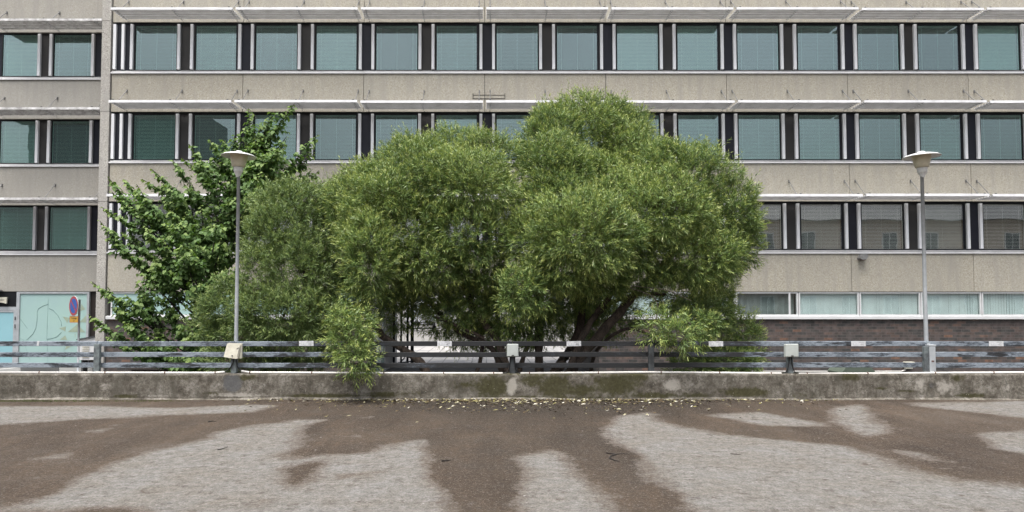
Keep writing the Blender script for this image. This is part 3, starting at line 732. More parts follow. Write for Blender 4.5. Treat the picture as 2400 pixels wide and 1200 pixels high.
# ground floor windows (white frames)
def gwindow(parent, xa, xb, zb, zt, Yf, style):
    t = .05; mb = MB()
    mb.box(xa, xb, Yf, Yf+.08, zt-t, zt).box(xa, xb, Yf, Yf+.08, zb, zb+t).box(xa, xa+t, Yf, Yf+.08, zb+t, zt-t).box(xb-t, xb, Yf, Yf+.08, zb+t, zt-t)
    f = rel(mb.build('window', M['white'], parent))
    def sub(o): o.parent = f; return o
    g = MB().box(xa+t, xb-t, Yf+.035, Yf+.041, zb+t, zt-t).build('pane', M['clear'] if style != 'film' else M['film']); sub(g)
    if style == 'vertical':
        mb = MB(); n = int((xb-xa-2*t)/.10)
        for i in range(n):
            x = xa+t+.03+i*(xb-xa-2*t-.03)/n; a = rw.uniform(-.006, .006)
            mb.add([(x, Yf+.10+a, zb+t), (x+.115, Yf+.125-a, zb+t), (x+.115, Yf+.125-a, zt-t), (x, Yf+.10+a, zt-t)], [(0,1,2,3)])
        sub(mb.build('vertical_blind', M['vblind']))
    elif style == 'sheer':
        mb = MB(); n = 40
        for i in range(n):
            x = xa+t+i*(xb-xa-2*t)/n; x2 = xa+t+(i+1)*(xb-xa-2*t)/n; y1_ = Yf+.2+.03*math.sin(i*1.3); y2_ = Yf+.2+.03*math.sin((i+1)*1.3)
            mb.add([(x, y1_, zb+t), (x2, y2_, zb+t), (x2, y2_, zt-t), (x, y1_, zt-t)], [(0,1,2,3)])
        sub(mb.build('curtain', M['sheer']))
        sub(MB().box(xb-.34, xb-.28, Yf-.004, Yf+.03, zb+t, zt-t).build('mullion', M['white']))
    return f
M['sheer'] = dirty('sheer_curtain', (.30,.31,.30), .9, .15, 4)
gz0, gz1 = bz(740), bz(684.5)
gsp = [1580, 1725, 1872, 2015, 2159, 2302, 2446, 2590]
sty = ['sheer', 'sheer', 'vertical', 'vertical', 'vertical', 'vertical', 'vertical']
for a, b_, st in zip(gsp[:-1], gsp[1:], sty):
    gwindow(main, bx(a, 700)+.012, bx(b_, 700)-.012, gz0, gz1, D+.03, st)
for a, b_ in ((1410, 1580),): gwindow(main, bx(a, 700), bx(b_, 700)-.012, gz0, gz1, D+.03, 'vertical')
for a, b_ in ((258, 405), (405, 550), (550, 700), (700, 868)): gwindow(main, bx(a, 700)+.01, bx(b_, 700)-.01, gz0, gz1, D+.03, 'film')
rel(MB().prism([(D+.03, gz0), (D+.03, gz0-.03), (D-.06, gz0-.075), (D-.06, gz0-.02)], 'x', passR, XR).box(passR, XR, D-.065, D-.055, gz0-.125, gz0-.02).build('window_sill', M['white'], main))
rel(MB().prism([(D+.03, gz0), (D+.03, gz0-.03), (D-.06, gz0-.075), (D-.06, gz0-.02)], 'x', X0, passL).box(X0, passL, D-.065, D-.055, gz0-.125, gz0-.02).build('window_sill', M['white'], main))
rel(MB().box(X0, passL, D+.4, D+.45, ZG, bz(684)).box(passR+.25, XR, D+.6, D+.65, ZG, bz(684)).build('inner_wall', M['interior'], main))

# corner pier (exposed aggregate) with joints
pxa, pxb = bx(234.5, 320, D-.03), bx(255.5, 320, D-.03)
pj = [-70, 50, 262, 473, 683, None]
for a, b_ in zip(pj[:-1], pj[1:]):
    zb = ZG if b_ is None else bz(b_)+.006
    rel(MB().box(pxa, pxb, D-.06, D+1.1, zb, bz(a)-.006).build('corner_pier', M['pier'], main, bevel=.006))
rel(MB().box(pxa+.01, pxb-.004, D-.05, D+1.0, ZG, bz(-70)).build('pier_joint', M['joint'], main))

# ================================================================ LEFT WING
D2 = 25.9
def wx(px, py=320): return P(px, py, D2).x
def wz(py): return P(CX, py, D2).z
S2 = D2/F
wing = empty('office_wing', (-16.5, D2, ZG)); tag(wing, 'grey concrete office wing at the far left with a turquoise shop window at street level', 'building')
XL2 = wx(-400); XR2 = pxa-.002
xw = lambda px: wx(px, 130)
for t, b_ in ((-70, 76), (187.5, 279), (391, 481), (598, 683)):
    rel(MB().box(XL2, XR2, D2, D2+.16, wz(b_), wz(t)).build('wall_panel', M['wing'], wing, bevel=.006))
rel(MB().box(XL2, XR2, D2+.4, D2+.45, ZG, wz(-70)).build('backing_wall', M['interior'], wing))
rel(MB().box(XL2, XR2, D2, D2+.5, wz(-70), wz(-90)).build('roof_slab', M['wing'], wing))
wt = [[62, 40], [64, 36], [50, 66]]
for r, (bt, bb, sb) in enumerate(((76, 180, 187.5), (279, 384, 391), (481, 588, 598))):
    zt, zb = wz(bt), wz(bb)
    rel(MB().box(xw(214), XR2, D2+.075, D2+.1, zb, zt).build('cladding_panel', M['black'], wing))
    rel(MB().box(xw(94), xw(122), D2+.08, D2+.102, zb, zt).build('louvre_panel', M['louvre'], wing))
    rel(MB().box(XL2, xw(0), D2+.08, D2+.102, zb, zt).build('cladding_panel', M['black'], wing))
    for j, (a, b_) in enumerate(((1, 91), (122, 214))):
        window(wing, (xw(a)+xw(b_))/2, (zt+zb)/2, xw(b_)-xw(a), zt-zb-.02, D2+.055, R(wt[r][j]))
    for a in (91, 118.5, 217):
        rel(MB().box(xw(a)-.052, xw(a)+.052, D2-.015, D2+.10, zb+.04, zt-.06).build('vertical_fin', M['fin'] if r < 2 else M['wfin'], wing, bevel=.004))
    zs = wz(sb)
    rel(MB().prism([(D2+.10, zb), (D2+.10, zb-.05), (D2-.034, zs+.036), (D2-.034, zs+.044), (D2+.018, zb)], 'x', XL2, XR2).build('window_sill', M['sill'], wing))
    rel(MB().box(XL2, XR2, D2-.05, D2-.036, zs, zs+.04).build('sill_lip', M['lip'], wing))
M['alu2'] = dirty('grimy_white_aluminium', (.66,.66,.65), .45, .3, 5, dark=(.2,.19,.18))
for r, yf in enumerate((43, 251, 463)):
    z = P(CX, yf, D2-DEP).z-.045
    xe = XR2-.02
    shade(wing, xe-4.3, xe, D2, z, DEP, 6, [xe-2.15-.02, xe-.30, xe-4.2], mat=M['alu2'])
# street level of the wing
zt, zb = wz(684), ZG
gxs = lambda px: P(px, 760, D2).x
rel(MB().box(gxs(37), gxs(44.5), D2+.0, D2+.12, zb, zt).box(gxs(202), gxs(207.5), D2, D2+.12, zb, zt).box(gxs(44.5), gxs(202), D2, D2+.12, zt-.07, zt).box(gxs(44.5), gxs(202), D2, D2+.12, wz(854), wz(851)).build('shopfront_frame', M['galv'], wing))
sw = rel(MB().box(gxs(44.5), gxs(202), D2+.04, D2+.06, wz(851), zt-.07).build('shop_window', M['film'], wing))
yy = D2+.036
def wtri(pts):
    return MB().prism([(gxs(a)+(0), wz(b)) for a, b in pts], 'y', yy-.001, yy+.002)
tris = [[(188,712),(198,725),(186,729)],[(145,742),(162,745),(156,757)],[(201,738),(201,756),(185,755)],[(137,769),(153,765),(152,777)],[(158,778),(180,760),(199,779)],[(140,796),(152,786),(157,797)],[(152,820),(155,811),(167,812)],[(174,783),(176,783),(176,792)]]
mb = MB()
for t in tris: q = wtri(t); mb.add(q.v, q.f)
o = mb.build('triangle_sticker', M['tri']); o.parent = sw
mb = MB()
for pts in ([(110,713),(98,717),(88,723),(85,730),(85,752),(83,768),(77,782),(62,797)], [(112,723),(122,727),(134,740),(142,755),(143,764)], [(143,779),(132,790),(118,794),(110,795)], [(110,700),(110,723)], [(110,795),(113,850)], [(57,805),(63,822),(72,848)], [(46,748),(63,770)], [(151,812),(148,850)], [(46,792),(56,798)], [(110,723),(109,795)]):
    mb.tube([(gxs(a), yy, wz(b)) for a, b in pts], .008 if len(pts) > 3 else .004, 4)
o = mb.build('line_sticker', M['line']); o.parent = sw
rel(MB().box(XL2, XR2, D2+.0, D2+.3, ZG, wz(853.5)-.0).build('plinth', M['greywall'], wing))
rel(MB().box(gxs(207.5), XR2, D2+.1, D2+.14, ZG, zt).build('dark_panel', M['brownpost'], wing))
rel(MB().box(XL2, gxs(37), D2+.02, D2+.06, wz(719), zt).build('transom_panel', M['frame'], wing))
rel(MB().box(XL2, gxs(37), D2+.0, D2+.1, wz(727), wz(719)).box(gxs(31), gxs(37), D2, D2+.1, wz(853), wz(727)).box(XL2, gxs(31), D2+.01, D2+.09, wz(732), wz(727)).build('door_frame', M['galv'], wing))
dr = rel(MB().box(XL2, gxs(31), D2+.03, D2+.05, wz(853), wz(732)).build('door', M['doorfilm'], wing))
q = MB().box(gxs(35), gxs(36.2), D2-.03, D2-.001, wz(750), wz(742)).box(gxs(35), gxs(36.2), D2-.03, D2-.001, wz(769), wz(760)); o = q.build('hinge', M['bracket']); o.parent = dr
c_ = P(5, 703, D2-.1)
sg = empty('hanging_sign', c_); tag(sg, 'small cream sign with a black dash over the glazed door', 'sign')
MB().prism([(-.6,-.13),(-.02,-.10),(.16,-.14),(.175,.11),(-.6,.09)], 'y', 0, .06).build('board', M['cream'], sg)
MB().box(-.6, .07, -.004, -.001, -.012, .012).build('dash', M['darkink'], sg)
c_ = P(2, 676, D2-.1); tag(MB().box(c_.x-.3, c_.x+.03, D2-.25, D2-.2, c_.z-.12, c_.z+.14).box(c_.x-.3, c_.x+.0, D2-.2, D2-.001, c_.z-.1, c_.z-.06).build('wall_bracket', M['sill']), 'grey metal wall bracket at the left edge above the glazed door', 'bracket')
# outdoor heat pump unit
a0, a1 = P(184, 815, D2-.75), P(222, 815, D2-.75)
hp = empty('heat_pump', (a0.x, D2-.75, ZG)); tag(hp, 'white outdoor air unit with slotted panel beside the corner pier', 'air unit')
zt1, zt0, zbm = P(CX, 790, D2-.75).z, P(CX, 797, D2-.75).z, P(CX, 843, D2-.75).z
wd = a1.x-a0.x
MB().prism([(0, zbm-ZG), (wd, zbm-ZG), (wd, zt1-ZG), (0, zt0-ZG)], 'y', 0, .5).build('casing', M['white'], hp, bevel=.01)
MB().prism([(-.06, zt0-ZG), (wd+.02, zt1-ZG), (wd+.02, zt1-ZG+.05), (-.06, zt0-ZG+.035)], 'y', -.05, .5).build('cover', M['darkroof'], hp)
mb = MB(); z = zbm-ZG+.08
while z < zt0-ZG-.06: mb.box(.14, .40, -.025, -.001, z, z+.022); z += .075
mb.build('slot', M['cream'], hp)
MB().box(.05, .12, .1, .4, 0, zbm-ZG).box(wd-.12, wd-.05, .1, .4, 0, zbm-ZG).build('foot', M['bracket'], hp)

# no-parking sign
YS = 21.5
c_ = P(173, 717, YS); sgn = empty('traffic_sign', (P(177, 850, YS).x, YS, ZG)); tag(sgn, 'round blue and red no-parking sign with a yellow plate before the shop window', 'traffic sign')
ox = c_.x-sgn.location.x
H_ = c_.z-ZG
MB().tube([(0.05,.05,0), (0.05,.05,H_+.2)], .033, 10).build('pole', M['galv'], sgn, smooth=True)
rotS = R(-36)
def disc(r0, r1, y, n=40):
    mb = MB(); vs = []
    for k in range(n):
        a = 2*math.pi*k/n
        vs += [(r0*math.cos(a), y, r0*math.sin(a)), (r1*math.cos(a), y, r1*math.sin(a))]
    mb.add(vs, [(2*k, 2*k+1, (2*k+3) % (2*n), (2*k+2) % (2*n)) for k in range(n)]); return mb
rad = .305
face = MB().lathe((0,0,0), [(.0001,-.004), (rad+.01,-.004), (rad+.01,.006), (.0001,.006)], 40)
face.v = [(x, z, y) for x, y, z in face.v]
fo = face.build('disc', M['signwhite'], sgn); fo.location = (ox, 0, H_); fo.rotation_euler = (0, 0, rotS)
for nm, mt, mbx in (('red_border', M['red'], disc(rad*.76, rad, -.010)), ('blue_field', M['blue'], disc(0.001, rad*.76, -.009))):
    o = mbx.build(nm, mt); o.parent = fo
q = MB(); a = R(45); L, Wd = rad*.77, .028
q.add([(-L*math.cos(a)-Wd*math.sin(a), -.012, L*math.sin(a)-Wd*math.cos(a)), (L*math.cos(a)-Wd*math.sin(a), -.012, -L*math.sin(a)-Wd*math.cos(a)), (L*math.cos(a)+Wd*math.sin(a), -.012, -L*math.sin(a)+Wd*math.cos(a)), (-L*math.cos(a)+Wd*math.sin(a), -.012, L*math.sin(a)+Wd*math.cos(a))], [(0,1,2,3)])
o = q.build('red_bar', M['red']); o.parent = fo
c2 = P(173.5, 748.5, YS)
po = MB().box(-.27, .27, -.004, .004, -.10, .10).build('lower_plate', M['yellow'], sgn, bevel=.003); po.location = (c2.x-sgn.location.x, 0, c2.z-ZG); po.rotation_euler = (0, 0, rotS+R(2))
fr_ = MB().box(-.27,.27,-.008,-.005,.09,.10).box(-.27,.27,-.008,-.005,-.10,-.09).box(-.27,-.255,-.008,-.005,-.09,.09).box(.255,.27,-.008,-.005,-.09,.09).build('plate_border', M['red']); fr_.parent = po
text_mesh('Huoltoajo', .088, 'lettering', M['darkink'], po, (0, -.006, .035)); text_mesh('24', .088, 'lettering', M['darkink'], po, (0, -.006, -.045))

# ---------------------------------------------------------------- small things on and before the facade
wl = P(2021, 602, D-.12)
e = empty('wall_lamp', wl); tag(e, 'small weathered bulkhead lamp under the sill at a panel joint on the right', 'wall lamp')
MB().prism([(-.13,-.06),(-.06,.09),(.10,.09),(.14,.01),(.06,-.10),(-.08,-.10)], 'y', -.14, .10).build('housing', M['rod'], e, bevel=.01)
MB().box(-.06, .09, -.10, .06, -.125, -.10).build('lens', M['rust'], e)
wb = P(2129, 856, D-.08)
e = empty('wall_box', wb); tag(e, 'small white box on the brick wall left of the right lamp post', 'electrical box')
MB().box(-.17, .17, -.12, .07, -.02, .13).build('lid', M['cream'], e, bevel=.02); MB().box(-.13, .13, -.06, .07, -.13, -.025).build('base', M['cream'], e, bevel=.01)
y_ = D-.03
tag(MB().tube([(P(1760,870.5,y_).x, y_, P(1760,870.5,y_).z), (P(2112,870.5,y_).x, y_, P(2112,870.5,y_).z), (P(2122,867,y_).x, y_, P(2122,867,y_).z), (P(2124,860,y_).x, y_, P(2124,860,y_).z)], .025, 8).build('cable_pipe', M['pipe'], smooth=True), 'thin white pipe running along the foot of the brick wall to the white box', 'pipe')
gb = P(2012, 875, 15.5); e = empty('waste_bin', (gb.x, 15.5, ZG)); tag(e, 'grey-green bin whose sloping lid just shows above the wall below plate 44', 'bin')
zt = P(CX, 857.5, 15.5).z-ZG; zb = P(CX, 875, 15.5).z-ZG
MB().prism([(-.33,0),(.33,0),(.37,zb-.02),(-.37,zb-.02)], 'y', 0, .6).build('body', M['greenbin'], e)
MB().prism([(-.385,zb-.02),(.385,zb-.02),(.385,zb+.02),(.26,zt),(-.26,zt),(-.385,zb+.02)], 'y', -.02, .62).build('lid', M['greenbin'], e)
MB().tube([(.17*math.cos(t*math.pi/10), .1, zt-.02+.10*math.sin(t*math.pi/10)) for t in range(11)], .007, 6).build('handle', M['rod'], e)
# low dark slab behind the wall on the left
a0, a1 = P(308, 863, 20), P(428, 863, 20)
tag(MB().box(a0.x, a1.x, 20, 21, ZG, P(CX, 866, 20).z).box(a0.x-.05, a1.x+.03, 19.9, 21.1, P(CX, 866, 20).z, P(CX, 862, 20).z).build('planter_box', M['barkdark']), 'dark low planter with a flat rim behind the lowest rail on the left', 'planter')
a0, a1 = P(-60, 863, 22), P(48, 863, 22)
tag(MB().prism([(a0.x, ZG), (a1.x, ZG), (a1.x, P(CX,861,22).z), (a0.x, P(CX,872,22).z)], 'y', 22, 24).build('ramp_wall', M['greywall']), 'sloping concrete ramp edge below the glazed door at the far left', 'ramp')

# courtyard behind the passage: retaining wall, van, pale building
tag(MB().box(-14, 14, 50, 50.3, ZG, .16).box(-14, 14, 49.95, 50.35, .16, .2).build('retaining_wall', M['palewall']), 'pale low retaining wall seen through the passage under the building', 'wall')
tag(MB().box(-14, 14, 50.35, 57.8, ZG, .12).build('terrace', M['street']), kind='structure')
fb = empty('pale_building', (0, 58, ZG)); tag(fb, 'pale rendered building glimpsed through the passage behind the van', 'building')
rel(MB().box(-22, 22, 58, 66, ZG, 9).build('wall', M['palewall'], fb))
for i in range(-6, 7): rel(MB().box(i*3-.6, i*3+.6, 57.97, 58.02, 1.2, 2.9).build('window', M['bluegrey'], fb))
v0 = P(992, 772, 51.5); van = empty('van', (v0.x, 51.5, .12)); tag(van, 'white van facing the camera on the raised yard beyond the passage', 'van')
van.rotation_euler = (0, 0, R(12))
MB().prism([(0,.35),(0,1.0),(.5,1.15),(1.15,2.0),(1.5,2.15),(4.6,2.15),(4.7,.35)], 'x', -.95, .95).build('body', M['vanwhite'], van, bevel=.06)
MB().prism([(.50,1.2),(1.12,1.98),(1.10,2.0),(.47,1.2)], 'x', -.82, .82).build('windscreen', M['bluegrey'], van)
MB().box(-.92,.92,-.05,.1,.32,.62).build('bumper', M['rubber'], van, bevel=.03)
for s in (-1, 1):
    MB().box(s*.72-.15, s*.72+.15, -.02, .1, .78, .96).build('headlight', M['clear'], van)
    MB().tube([(s*.95-.1,.9,.32), (s*.95+.1,.9,.32)], .32, 20).build('wheel', M['rubber'], van)
    MB().box(s*1.08-.09, s*1.08+.09, .75, .85, 1.25, 1.55).build('mirror', M['rubber'], van)
MB().box(-.26,.26,-.07,-.055,.42,.53).build('licence_plate', M['signwhite'], van)

# buildings behind the camera that the windows mirror
ob = empty('apartment_block', (20, -17, 0)); tag(ob, 'brown rendered block behind the viewer, mirrored in the lower right windows', 'building')
rel(MB().box(9, 60, -30, -18, -1.3, 10.6).build('wall', M['redwall'], ob)); rel(MB().prism([(-30.6,10.6),(-17.4,10.6),(-24,13.6)], 'x', 8.6, 60.4).build('roof', M['darkroof'], ob))
for i in range(12):
    for k in range(3):
        x = 11+i*4.1; z = 1.2+k*3.2
        f = rel(MB().box(x-.1, x+1.4, -18, -17.93, z-.1, z+1.8).build('window', M['white'], ob)); q = MB().box(x, x+.6, -17.93, -17.9, z, z+1.7).box(x+.7, x+1.3, -17.93, -17.9, z, z+1.7).build('pane', M['bluegrey']); q.parent = f
ov = empty('tower_block', (-38, -17, 0)); tag(ov, 'dark tower with a vent cowl behind the viewer, mirrored in the left windows', 'building')
rel(MB().box(-46, -29.9, -28, -16, -1.3, 22.5).build('wall', M['sheer'], ov))
rel(MB().box(-52, -24, -15.9, -15, -1.3, 12.8).build('added_pale_wall', M['palewall'], ov))  # unseen pale wall, added to lighten what the lower left windows mirror
rel(MB().lathe((-32.4, -20, 22.5), [(1.5,0),(1.5,1.2),(2.0,1.3),(2.0,2.4),(1.4,3.3),(.9,3.5),(.0001,3.5)], 24).build('vent_cowl', M['darkroof'], ov))
# ================================================================ TREES
def unit(a): return a/np.maximum(np.linalg.norm(a, axis=-1, keepdims=True), 1e-9)
def lobes3(lst):
    C, Rr = [], []
    ym = sum(q[4] for q in lst)/len(lst)
    for x, y, rx, ry, Yd in lst:
        Yd = ym+(Yd-ym)*1.45; p = P(x, y, Yd); s = Yd/F
        C.append((p.x, p.y, p.z)); Rr.append((rx*s, (rx+ry)/2*s*.85, ry*s))
    return np.array(C), np.array(Rr)
def willow(name, lst, dens, parent, mat, leaf=.112, seed=1, up=.6, inner=(1.0, .86, .70, .5), keepback=.55, jit=0.0, shrink=.885):
    r = np.random.default_rng(seed); C, Rr = lobes3([(x, y, rx, ry, Yd+jit*r.uniform(-1, 1)) for x, y, rx, ry, Yd in lst])
    Ps, Ns = [], []
    for i in range(len(C)):
        Rr[i] *= shrink; a, b_, c = Rr[i]; area = 4*math.pi*(((a*b_)**1.6+(a*c)**1.6+(b_*c)**1.6)/3)**(1/1.6)
        for li, sh in enumerate(inner):
            n = int(area*dens*sh*sh*(1 if li == 0 else .75))
            d = unit(r.normal(size=(n, 3)))
            # lumpy surface
            lump = 1+.12*np.sin(d[:,0]*6+i)*np.sin(d[:,2]*5+i*2)+.09*np.sin(d[:,2]*7+i*2+d[:,0]*3)+.06*np.sin(d[:,1]*9+i)+r.normal(size=n)*.04
            p = C[i]+d*Rr[i]*sh*lump[:,None]; nn = unit(d/Rr[i])
            keep = np.ones(n, bool)
            for j in range(len(C)):
                if j == i: continue
                q = np.linalg.norm((p-C[j])/Rr[j], axis=1); keep &= (q > .84 if li == 0 else q > .62)
            keep &= (nn[:,1] < .35) | (r.random(n) < keepback)
            Ps.append(p[keep]); Ns.append(nn[keep])
    p = np.concatenate(Ps); n = np.concatenate(Ns); m_ = len(p)
    upv = np.array([0,0,1.0]); low = np.clip(-n[:,2:3]*1.2, 0, 1)
    d = unit(n*.7+upv*((up+.15)*(1-low)-.12*low)+r.normal(size=(m_,3))*.33)
    L = r.uniform(.15, .34, m_); lg = (r.random(m_) < .07)&(n[:,2] > -.1); L[lg] *= r.uniform(1.5, 2.1, lg.sum()); K = 14
    t = (np.arange(K)+.3)/K
    t = t[None,:]+r.uniform(-.03, .03, (m_, K))
    clump = r.random(m_)*.5+.5*(.5+.5*np.sin(p[:,0]*2.1+p[:,2]*1.7+np.sin(p[:,1]*2)))
    grav = np.array([0,0,-1.0])
    pos = p[:,None,:]+d[:,None,:]*(t*L[:,None])[...,None]+grav*(t**2*L[:,None]*.12)[...,None]
    ang = (np.arange(K)*2.4)[None,:]+r.uniform(0, 6.28, (m_,1))+r.normal(size=(m_,K))*.3
    a1 = unit(np.cross(d, np.array([.21,.37,.9]))); a2 = np.cross(d, a1)
    rad_ = np.cos(ang)[...,None]*a1[:,None,:]+np.sin(ang)[...,None]*a2[:,None,:]
    opn = .95-.55*t
    ld = unit(d[:,None,:]*(1-opn*.35)[...,None]+rad_*opn[...,None]+grav*-.02)
    ll = leaf*r.uniform(.65, 1.2, (m_,K))*(1-.35*t**3); wd = ll*r.uniform(.065, .105, (m_,K))
    sd_ = unit(np.cross(ld, rad_+r.normal(size=rad_.shape)*.5)); nn = np.cross(sd_, ld)
    b0 = pos; tip = pos+ld*ll[...,None]+grav*(ll*.14)[...,None]; mid = pos+ld*(ll*.42)[...,None]
    l_ = mid+sd_*wd[...,None]+nn*(wd*.5)[...,None]; r_ = mid-sd_*wd[...,None]+nn*(wd*.5)[...,None]
    V = np.stack([b0, l_, tip, r_], 2).reshape(-1, 3); N = m_*K
    i4 = np.arange(N)[:,None]*4
    Fc = np.concatenate([i4+np.array([[0,1,2]]), i4+np.array([[0,2,3]])], 1).reshape(-1, 3)
    v = np.clip(.30*clump[:,None]+.45*r.random((m_,K))+.12*t+(r.random((m_,K)) < .03)*.35, 0, 1)
    tipa = np.clip((t-.62)*2.0, 0, 1)*(.35+.65*r.random((m_,1)))
    va = np.repeat(v.ravel(), 4); ta = np.repeat(tipa.ravel(), 4)
    # twig stems
    sw_ = .0035; e0 = p-d*.05; e1 = p+d*L[:,None]-np.array([0,0,1])*(L*.12)[:,None]; s1 = a1*sw_
    SV = np.stack([e0-s1, e0+s1, e1], 1).reshape(-1, 3); SF = np.arange(m_*3).reshape(-1, 3)+len(V)
    V2 = np.concatenate([V, SV]); F2 = np.concatenate([Fc, SF]); mi = np.concatenate([np.zeros(len(Fc)), np.ones(len(SF))])
    z0 = np.zeros(len(SV))
    print(name, 'twigs', m_, 'leaves', N)
    o = npmesh('crown', V2, F2, [mat, M['stem']], {'v': np.concatenate([va, z0]), 'tip': np.concatenate([ta, z0])}, mi, parent)
    return rel(o)
def limb(mb, pts, r0, r1, Y0, Y1, seed=0, sub=5):
    """tapered wandering limb through photo points between two depths"""
    rr_ = random.Random(seed); n = len(pts); P3 = [P(x, y, Y0+(Y1-Y0)*i/(n-1)) for i, (x, y) in enumerate(pts)]
    out = []
    for i in range(n-1):
        p0 = P3[max(i-1,0)]; p1 = P3[i]; p2 = P3[i+1]; p3 = P3[min(i+2,n-1)]
        for k in range(sub):
            t = k/sub; out.append(.5*((2*p1)+(p2-p0)*t+(2*p0-5*p1+4*p2-p3)*t*t+(3*p1-p0-3*p2+p3)*t**3))
    out.append(P3[-1]); m_ = len(out)
    rad_ = [(r0+(r1-r0)*(i/(m_-1)))*(1+.10*rr_.uniform(-1,1)) for i in range(m_)]
    out = [o_+Vector((rr_.uniform(-1,1), rr_.uniform(-1,1), 0))*rad_[i]*.22 for i, o_ in enumerate(out)]
    mb.tube(out, rad_, 10)

# main willow
tw = empty('willow_tree', P(1290, 900, 14.0)); tw.location.z = ZG
tag(tw, 'huge dome-crowned green willow with several leaning trunks behind the fence', 'tree')
main_lobes = [(1370,318,130,94,15.4),(1290,340,72,75,14.8),(1455,310,70,62,15.2),(1480,390,80,90,14.8),(1300,390,85,70,14.2),
 (1605,430,118,92,14.2),(1560,400,70,60,14.0),(1690,500,85,78,14.3),(1700,560,78,78,14.2),(1640,600,100,72,14.0),(1540,500,130,95,13.7),(1670,690,45,70,14.8),(1600,680,80,60,15.4),
 (1060,370,85,62,14.6),(1140,380,85,60,14.4),(980,385,100,62,14.2),(895,430,85,55,14.4),(1010,430,135,80,13.9),(845,440,55,38,14.6),(1100,440,110,80,13.8),(820,480,55,60,14.5),
 (950,545,120,98,13.5),(905,470,90,60,13.7),(870,600,60,90,13.4),(840,560,48,60,13.3),(1085,550,105,80,13.6),(1010,610,90,52,13.6),(1120,620,80,45,13.7),
 (1255,560,80,75,13.9),(1240,480,70,35,13.7),(1310,470,85,65,13.8),(1370,545,130,95,13.3),(1460,480,75,75,13.7),(1455,580,95,70,13.3),(1320,620,85,60,13.4),(1410,640,75,45,13.5),
 (1225,680,62,48,13.2),(1150,670,60,45,14.0),(1545,590,75,60,13.6),(1500,640,50,35,13.9),(1390,420,90,60,14.3)]
willow('main', main_lobes, 96, tw, M['willow'], seed=3, jit=.32)
low_lobes = [(1210,740,70,55,14.4),(1100,780,60,28,15.2),(1280,690,70,60,14.2),(1010,660,70,40,14.3),(930,650,45,40,14.0),(1400,670,60,45,14.2),(1060,720,60,35,14.2),(1450,740,40,25,15),(1180,790,80,22,14.9),(1110,700,70,40,14.4),(1300,700,60,45,14.6),(1360,770,40,25,15.2),(1000,700,60,35,14.6),(925,690,40,30,14.4),(1440,700,50,40,14.9),(1150,730,95,48,14.8),(1050,745,70,35,14.6),(1250,760,80,40,15.0),(1380,700,70,50,15.0),(1420,760,50,25,15.2),(960,690,50,30,14.8),(930,730,35,40,14.6),(1330,740,40,40,15),(880,700,30,35,14.2)]
o = willow('low', low_lobes, 110, tw, M['willow'], seed=5, up=-.1, inner=(1.0, .5)); o.name = 'lower_foliage'
o = willow('hang', [(822,795,36,45,12.05),(828,840,34,30,12.0),(802,750,24,28,12.2),(845,765,26,28,12.2),(866,850,12,16,12.0),(835,705,30,34,12.8)], 120, tw, M['willow'], seed=6, shrink=.93, up=.05, inner=(1.0,.7)); o.name = 'hanging_branch'
tag(o, 'leafy branch hanging over the rails and the wall')
o = willow('hang2', [(1545,762,48,28,12.6),(1595,782,44,22,12.5),(1640,762,46,24,13.0),(1630,732,50,26,13.6),(1590,796,26,13,12.4),(1675,735,34,44,14)], 105, tw, M['willow'], seed=8, shrink=.90, up=.0, inner=(1.0,.6)); o.name = 'hanging_branch'
tag(o, 'bright leafy branch leaning on the top rail beside plate 45')
mb = MB(); YT = 14.0
limb(mb, [(1020,905),(985,850),(935,812),(895,785),(860,720),(845,640)], .095, .05, 13.6, 13.6, 1)
limb(mb, [(1205,905),(1165,800),(1125,745),(1095,690),(1050,600),(1000,500)], .085, .04, YT, 14.2, 2)
limb(mb, [(1190,905),(1150,815),(1080,780),(1010,715),(960,660)], .07, .03, 14.2, 14.4, 3)
limb(mb, [(1135,793),(1085,770),(1020,742)], .045, .02, YT, 13.8, 4)
limb(mb, [(1212,905),(1222,850),(1240,790),(1245,700),(1220,600)], .055, .04, 14.3, 14.5, 5)
limb(mb, [(1262,905),(1264,800),(1262,720),(1280,600),(1330,450)], .10, .06, 14.4, 14.8, 6)
limb(mb, [(1285,905),(1320,850),(1350,790),(1370,700),(1380,560),(1390,400)], .10, .06, 14.0, 15, 7)
limb(mb, [(1310,905),(1365,830),(1420,770),(1475,705),(1530,650),(1600,560)], .12, .07, 13.8, 14.0, 8)
limb(mb, [(1335,860),(1365,790),(1400,730),(1440,680),(1480,600)], .075, .04, 13.6, 13.9, 9)
limb(mb, [(1380,900),(1400,820),(1470,770),(1540,795),(1600,830)], .045, .02, 14.6, 13.4, 10)
limb(mb, [(1275,905),(1330,820),(1420,720),(1500,690),(1560,690)], .06, .03, 14.5, 14.8, 11)
limb(mb, [(1100,905),(1125,850),(1130,810)], .05, .04, 14.4, 14.4, 12)
limb(mb, [(900,790),(880,760),(820,720),(800,745)], .04, .012, 13.4, 12.6, 13)
rel(mb.build('trunk', M['bark'], tw, smooth=True))
mb = MB()
for i, pts in enumerate([[(1470,672),(1535,698),(1518,722),(1500,745)], [(1535,698),(1542,720),(1538,745),(1545,770)], [(1552,700),(1562,730),(1570,760)], [(1480,670),(1560,680),(1620,705)], [(1600,745),(1640,775),(1662,800)], [(1590,740),(1650,780),(1690,798)], [(1665,795),(1700,803)], [(835,735),(870,745),(900,770)], [(860,790),(840,800),(828,815)]]):
    mb = MB(); limb(mb, pts, .011, .005, 12.9 if i > 6 else 13.3, 12.7 if i > 6 else 13.2, 40+i, 4)
    rel(mb.build('bare_twig', M['twig'], tw, smooth=True))

